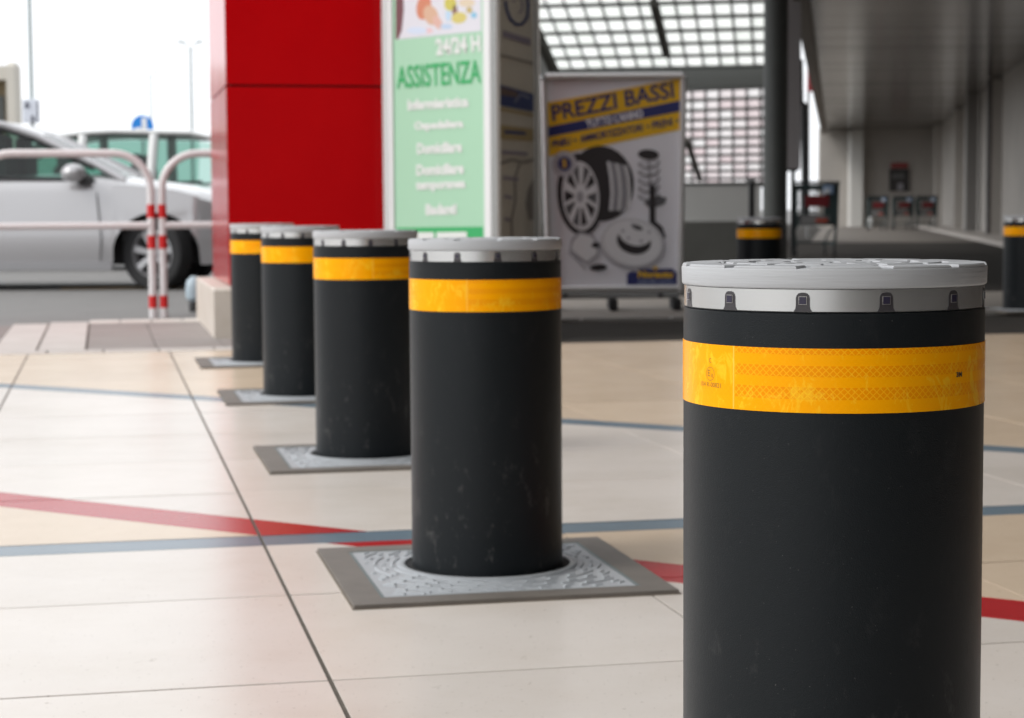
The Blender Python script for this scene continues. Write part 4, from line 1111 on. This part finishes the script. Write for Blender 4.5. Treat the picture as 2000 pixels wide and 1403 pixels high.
car('silver_car', (wx0.x+.0, 18.05, -.03), R(0), P_sil, 'silver hatchback with its front wheel turned, behind the white hoop barriers', steer=-24)
car('white_car', (at(-138, 400, 23).x, 24.0, -.03), R(180), P_wht, 'white car parked behind the silver one, only its roof and windows showing', tall=.12)

# ------------------------------------------------------------------ shopping trolleys
M_teal = mat('trolley_teal', (.025, .045, .045), .5); M_wire = mat('trolley_wire', (.035, .04, .04), .5)
def trolley(loc, rz, label):
    t = thing('shopping_trolley', loc, label, 'trolley', 'shopping trolleys in the arcade')
    ex = Vector((math.cos(rz), math.sin(rz), 0)); ey = Vector((-ex.y, ex.x, 0)); L0 = Vector(loc)
    def W(x, y, z): return L0+ex*x+ey*y+Vector((0, 0, z))
    b = MB()
    # basket: rear (y=0) wide and tall, front narrower
    c = {'rb': [W(-.30, 0, .45), W(.30, 0, .45), W(.31, 0, 1.0), W(-.31, 0, 1.0)], 'fb': [W(-.22, .85, .58), W(.22, .85, .58), W(.23, .85, .95), W(-.23, .85, .95)]}
    for k_ in range(4):
        b.tube([c['rb'][k_], c['rb'][(k_+1) % 4]], .010, 6); b.tube([c['fb'][k_], c['fb'][(k_+1) % 4]], .010, 6); b.tube([c['rb'][k_], c['fb'][k_]], .010, 6)
    b.build('basket_frame', M_teal, t)
    b = MB()
    for key in ('rb', 'fb'):
        q = c[key]
        for i in range(1, 12): b.tube([q[0].lerp(q[1], i/12), q[3].lerp(q[2], i/12)], .0055, 4, cap=False)
        for i in range(1, 7): b.tube([q[0].lerp(q[3], i/7), q[1].lerp(q[2], i/7)], .0055, 4, cap=False)
    for (a0, a1) in ((0, 3), (1, 2), (0, 1)):
        for i in range(1, 8): b.tube([c['rb'][a0].lerp(c['rb'][a1], i/8), c['fb'][a0].lerp(c['fb'][a1], i/8)], .0055, 4, cap=False)
        for i in range(1, 12): b.tube([c['rb'][a0].lerp(c['fb'][a0], i/12), c['rb'][a1].lerp(c['fb'][a1], i/12)], .0055, 4, cap=False)
    b.build('basket_wire', M_wire, t)
    b = MB(); b.tube([W(-.33, -.08, 1.04), W(.33, -.08, 1.04)], .018, 10); b.build('handle', mat('handle_dark', (.03, .035, .04), .5), t)
    b = MB()
    for s in (-1, 1):
        b.tube([W(s*.31, -.08, 1.04), W(s*.31, 0, .98), W(s*.30, .02, .45), W(s*.27, .0, .16)], .020, 8)
        b.tube([W(s*.27, 0, .16), W(s*.22, .80, .20), W(s*.22, .80, .12)], .020, 8); b.tube([W(s*.30, .02, .47), W(s*.23, .55, .30), W(s*.22, .80, .20)], .012, 8)
    b.tube([W(-.27, 0, .2), W(.27, 0, .2)], .011, 8); b.build('chassis', M_teal, t)
    for sx_, yy in ((-.27, 0), (.27, 0), (-.22, .8), (.22, .8)):
        b = MB(); q = W(sx_, yy, .062); b.tube([q-ex*.014, q+ex*.014], .06, 16); b.tube([q, W(sx_, yy, .16)], .012, 6); b.build('wheel', M_rubber, t, True)
    b = MB(); b.box(W(.22, -.015, .74), (.19, .03, .56), ex=ex); b.box(W(-.285, -.015, .70), (.07, .03, .62), ex=ex); b.box(W(0, -.015, .98), (.60, .03, .07), ex=ex); b.build('plastic_panel', M_teal, t)
    b = MB(); b.box(W(.02, -.03, .78), (.33, .02, .16), ex=ex); b.build('red_plate', mat('trolley_red', (.16, .008, .012), .4), t)
    b = MB(); b.box(W(0, -.02, .52), (.40, .02, .12), ex=ex); b.build('seat_flap', mat('trolley_pale', (.20, .20, .20), .5), t)
    return t
q = G(1592, 499)
tr = trolley((q.x, q.y, -.02), -.05, 'nearer shopping trolley with dark red plate and blue white tag, right of the thick column')
p = tr.location
b = MB(); b.prism([(p.x+.17+.06*math.cos(R(k*30)), p.y-.05+.0*k) for k in range(0)] or [(p.x+.10, p.y-.08), (p.x+.24, p.y-.08), (p.x+.24, p.y-.05), (p.x+.10, p.y-.05)], .86, .98); b.build('paper_tag', mat('tag_blue', (.30, .42, .62), .5), tr)
b = MB(); b.box((p.x+.15, p.y-.085, .90), (.08, .01, .07)); b.build('tag_spot', mat('tag_white', (.75, .78, .82), .5), tr)
b = MB(); b.box((p.x+.08, p.y-.05, .49), (.16, .03, .05)); b.build('coin_lock', mat('lock_red', (.45, .07, .04), .5), tr)
def put(px, py, rz, lab):
    o = copy_tree(tr); q = G(px, py); o.location = (q.x, q.y, -.02); o['label'] = lab
    return o
put(1714, 449, 0, 'leftmost of three far shopping trolleys by the end wall, catching the light')
put(1764, 448, 0, 'middle of three far shopping trolleys by the end wall')
put(1810, 448, 0, 'rightmost of three far shopping trolleys, against the grey side wall')
# notice board on the end wall above them
q = at(1757, 352, 71.1)
t = thing('notice_board', (q.x, q.y, 0), 'dark notice board with a red header on the end wall', 'notice board')
b = MB(); b.box((q.x, 71.18, q.z+.0), (.72, .05, .82)); b.build('board', mat('board_dark', (.05, .045, .045), .5), t)
b = MB(); b.box((q.x, 71.14, q.z+.53), (.62, .05, .18)); b.build('header', mat('board_red', (.30, .05, .05), .5), t)
b = MB(); b.box((q.x+.04, 71.14, q.z-.24), (.20, .02, .26)); b.build('notice', mat('board_notice', (.30, .29, .32), .5), t)
b = MB(); b.box((q.x-.05, 71.14, q.z+.15), (.45, .02, .2)); b.build('notice', mat('board_notice2', (.12, .12, .12), .5), t)
q = G(1693, 443)
t = thing('white_can', (q.x, q.y-.6, 0), 'small white round can at the foot of the leftmost far trolley', 'can')
b = MB(); b.lathe([(.09, -.02), (.11, .02), (.11, .30), (.07, .34), (0, .345)], (q.x, q.y-.6, 0), 20); b.build('can', mat('can_white', (.8, .82, .82), .4), t, True)
b = MB(); b.tube([(q.x-.07, q.y-.6, .33), (q.x-.03, q.y-.6, .39), (q.x+.03, q.y-.6, .39), (q.x+.07, q.y-.6, .33)], .008, 6); b.build('handle', M_steel, t)

# ------------------------------------------------------------------ far left: building, lamps, signs
q0 = at(29, 200, 60); zt = at(20, 121, 60).z
fb = thing('beige_building', (q0.x-4, 62, 0), 'beige building with a dark recessed window at the left edge', 'building')
Mb = mat('beige_render', (.56, .53, .47), .8, noise=(.8, .4, (.48, .45, .40)))
xr = q0.x; wl = at(13, 200, 60).x; z_a = at(5, 230, 60).z; z_b = at(5, 155, 60).z
b = MB(); b.prism([(wl, 60), (xr, 60), (xr, 60.8), (wl, 60.8)], -.05, zt, ch=.12); b.build('corner_wall', Mb, fb)
b = MB(); b.box((wl-3, 60.5, (zt+z_b)/2-.05), (5.98, .7, zt-z_b-.1)); b.build('parapet', Mb, fb)
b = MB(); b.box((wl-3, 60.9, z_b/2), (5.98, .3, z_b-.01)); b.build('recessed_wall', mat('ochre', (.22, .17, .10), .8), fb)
b = MB(); b.box((wl-1.2, 60.7, z_a+(z_b-z_a)*.25), (1.9, .06, (z_b-z_a)*.7)); b.build('window', mat('window_dark', (.07, .075, .07), .3), fb)
b = MB(); b.box((wl-3, 60.3, z_a/2-.3), (5.98, .5, max(z_a-.6, .5))); b.build('balcony_wall', Mb, fb)

def lamp(px, py, Y, arms, label, r=.055, k=1):
    q = at(px, py, Y); t = thing('street_lamp', (q.x, q.y, -.03), label, 'street lamp', 'street lamps over the car park')
    ml = mat('lamp_grey', (.42, .46, .46), .5)
    b = MB(); b.tube([(q.x, q.y, -.03), (q.x, q.y, q.z)], [r*1.3, r], 12); b.build('pole', ml, t, True)
    for s in arms:
        b = MB(); b.tube([(q.x, q.y, q.z-.1), (q.x+s*.12*k, q.y, q.z+.12*k), (q.x+s*.26*k, q.y, q.z+.25*k)], .03, 8); b.build('arm', ml, t, True)
        b = MB(); b.box((q.x+s*.34*k, q.y, q.z+.26*k), (.26*k, .2, .09), ch=.02); b.build('lamp_head', ml, t)
lamp(372, 96, 72, (-1, 1), 'two headed street lamp nearest to the red pillar')
lamp(294, 148, 110, (-1, 1), 'small far street lamp above the blue round sign')
q = at(63, 235, 38)
t = thing('sign_pole', (q.x, q.y, -.03), 'tall thin pole with a small white sign box at the far left', 'sign')
b = MB(); b.tube([(q.x, q.y, -.03), (q.x, q.y, 6.5)], .045, 12); b.build('pole', mat('mast_grey', (.42, .47, .47), .5), t, True)
b = MB(); b.box((q.x+.01, q.y-.12, at(63, 218, 38).z), (.31, .10, .45), ch=.01); b.build('sign_box', mat('sign_box', (.62, .65, .72), .5), t)
mk = mat('sign_mark', (.05, .05, .08), .5)
zc = at(63, 218, 38).z
b = MB(); b.box((q.x-.05, q.y-.18, zc+.14), (.04, .01, .09)); b.box((q.x-.05, q.y-.18, zc+.09), (.09, .012, .05)); b.build('sign_mark', mk, t)
b = MB(); b.box((q.x+.05, q.y-.18, zc-.13), (.05, .01, .08)); b.box((q.x+.06, q.y-.18, zc-.18), (.07, .012, .03)); b.build('sign_mark', mk, t)
b = MB(); b.box((q.x+.15, q.y-.175, zc), (.02, .012, .40)); b.build('sign_edge', mk, t)
# round blue pedestrian sign
q = at(278, 247, 52)
t = thing('round_sign', (q.x, q.y, -.03), 'round blue pedestrian sign showing above the white car roof', 'sign')
b = MB(); b.tube([(q.x, q.y+.05, -.03), (q.x, q.y+.05, q.z+.1)], .035, 10); b.build('pole', M_steel, t, True)
b = MB(); b.lathe([(0, 0), (.29, 0), (.30, .015), (.29, .03), (0, .03)], (q.x, q.y, q.z), 40, axis='Y'); b.build('disc', mat('sign_blue', (.0, .20, .62), .4), t)
mw = mat('sign_white', (.8, .8, .8), .5)
b = MB(); b.lathe([(0, 0), (.07, 0), (.07, .004), (0, .004)], (q.x+.05, q.y-.006, q.z+.17), 20, axis='Y')
b.box((q.x+.05, q.y-.004, q.z+.0), (.13, .008, .22)); b.box((q.x-.08, q.y-.004, q.z-.08), (.20, .008, .09)); b.box((q.x+.02, q.y-.004, q.z-.18), (.10, .008, .16)); b.build('figure', mw, t)
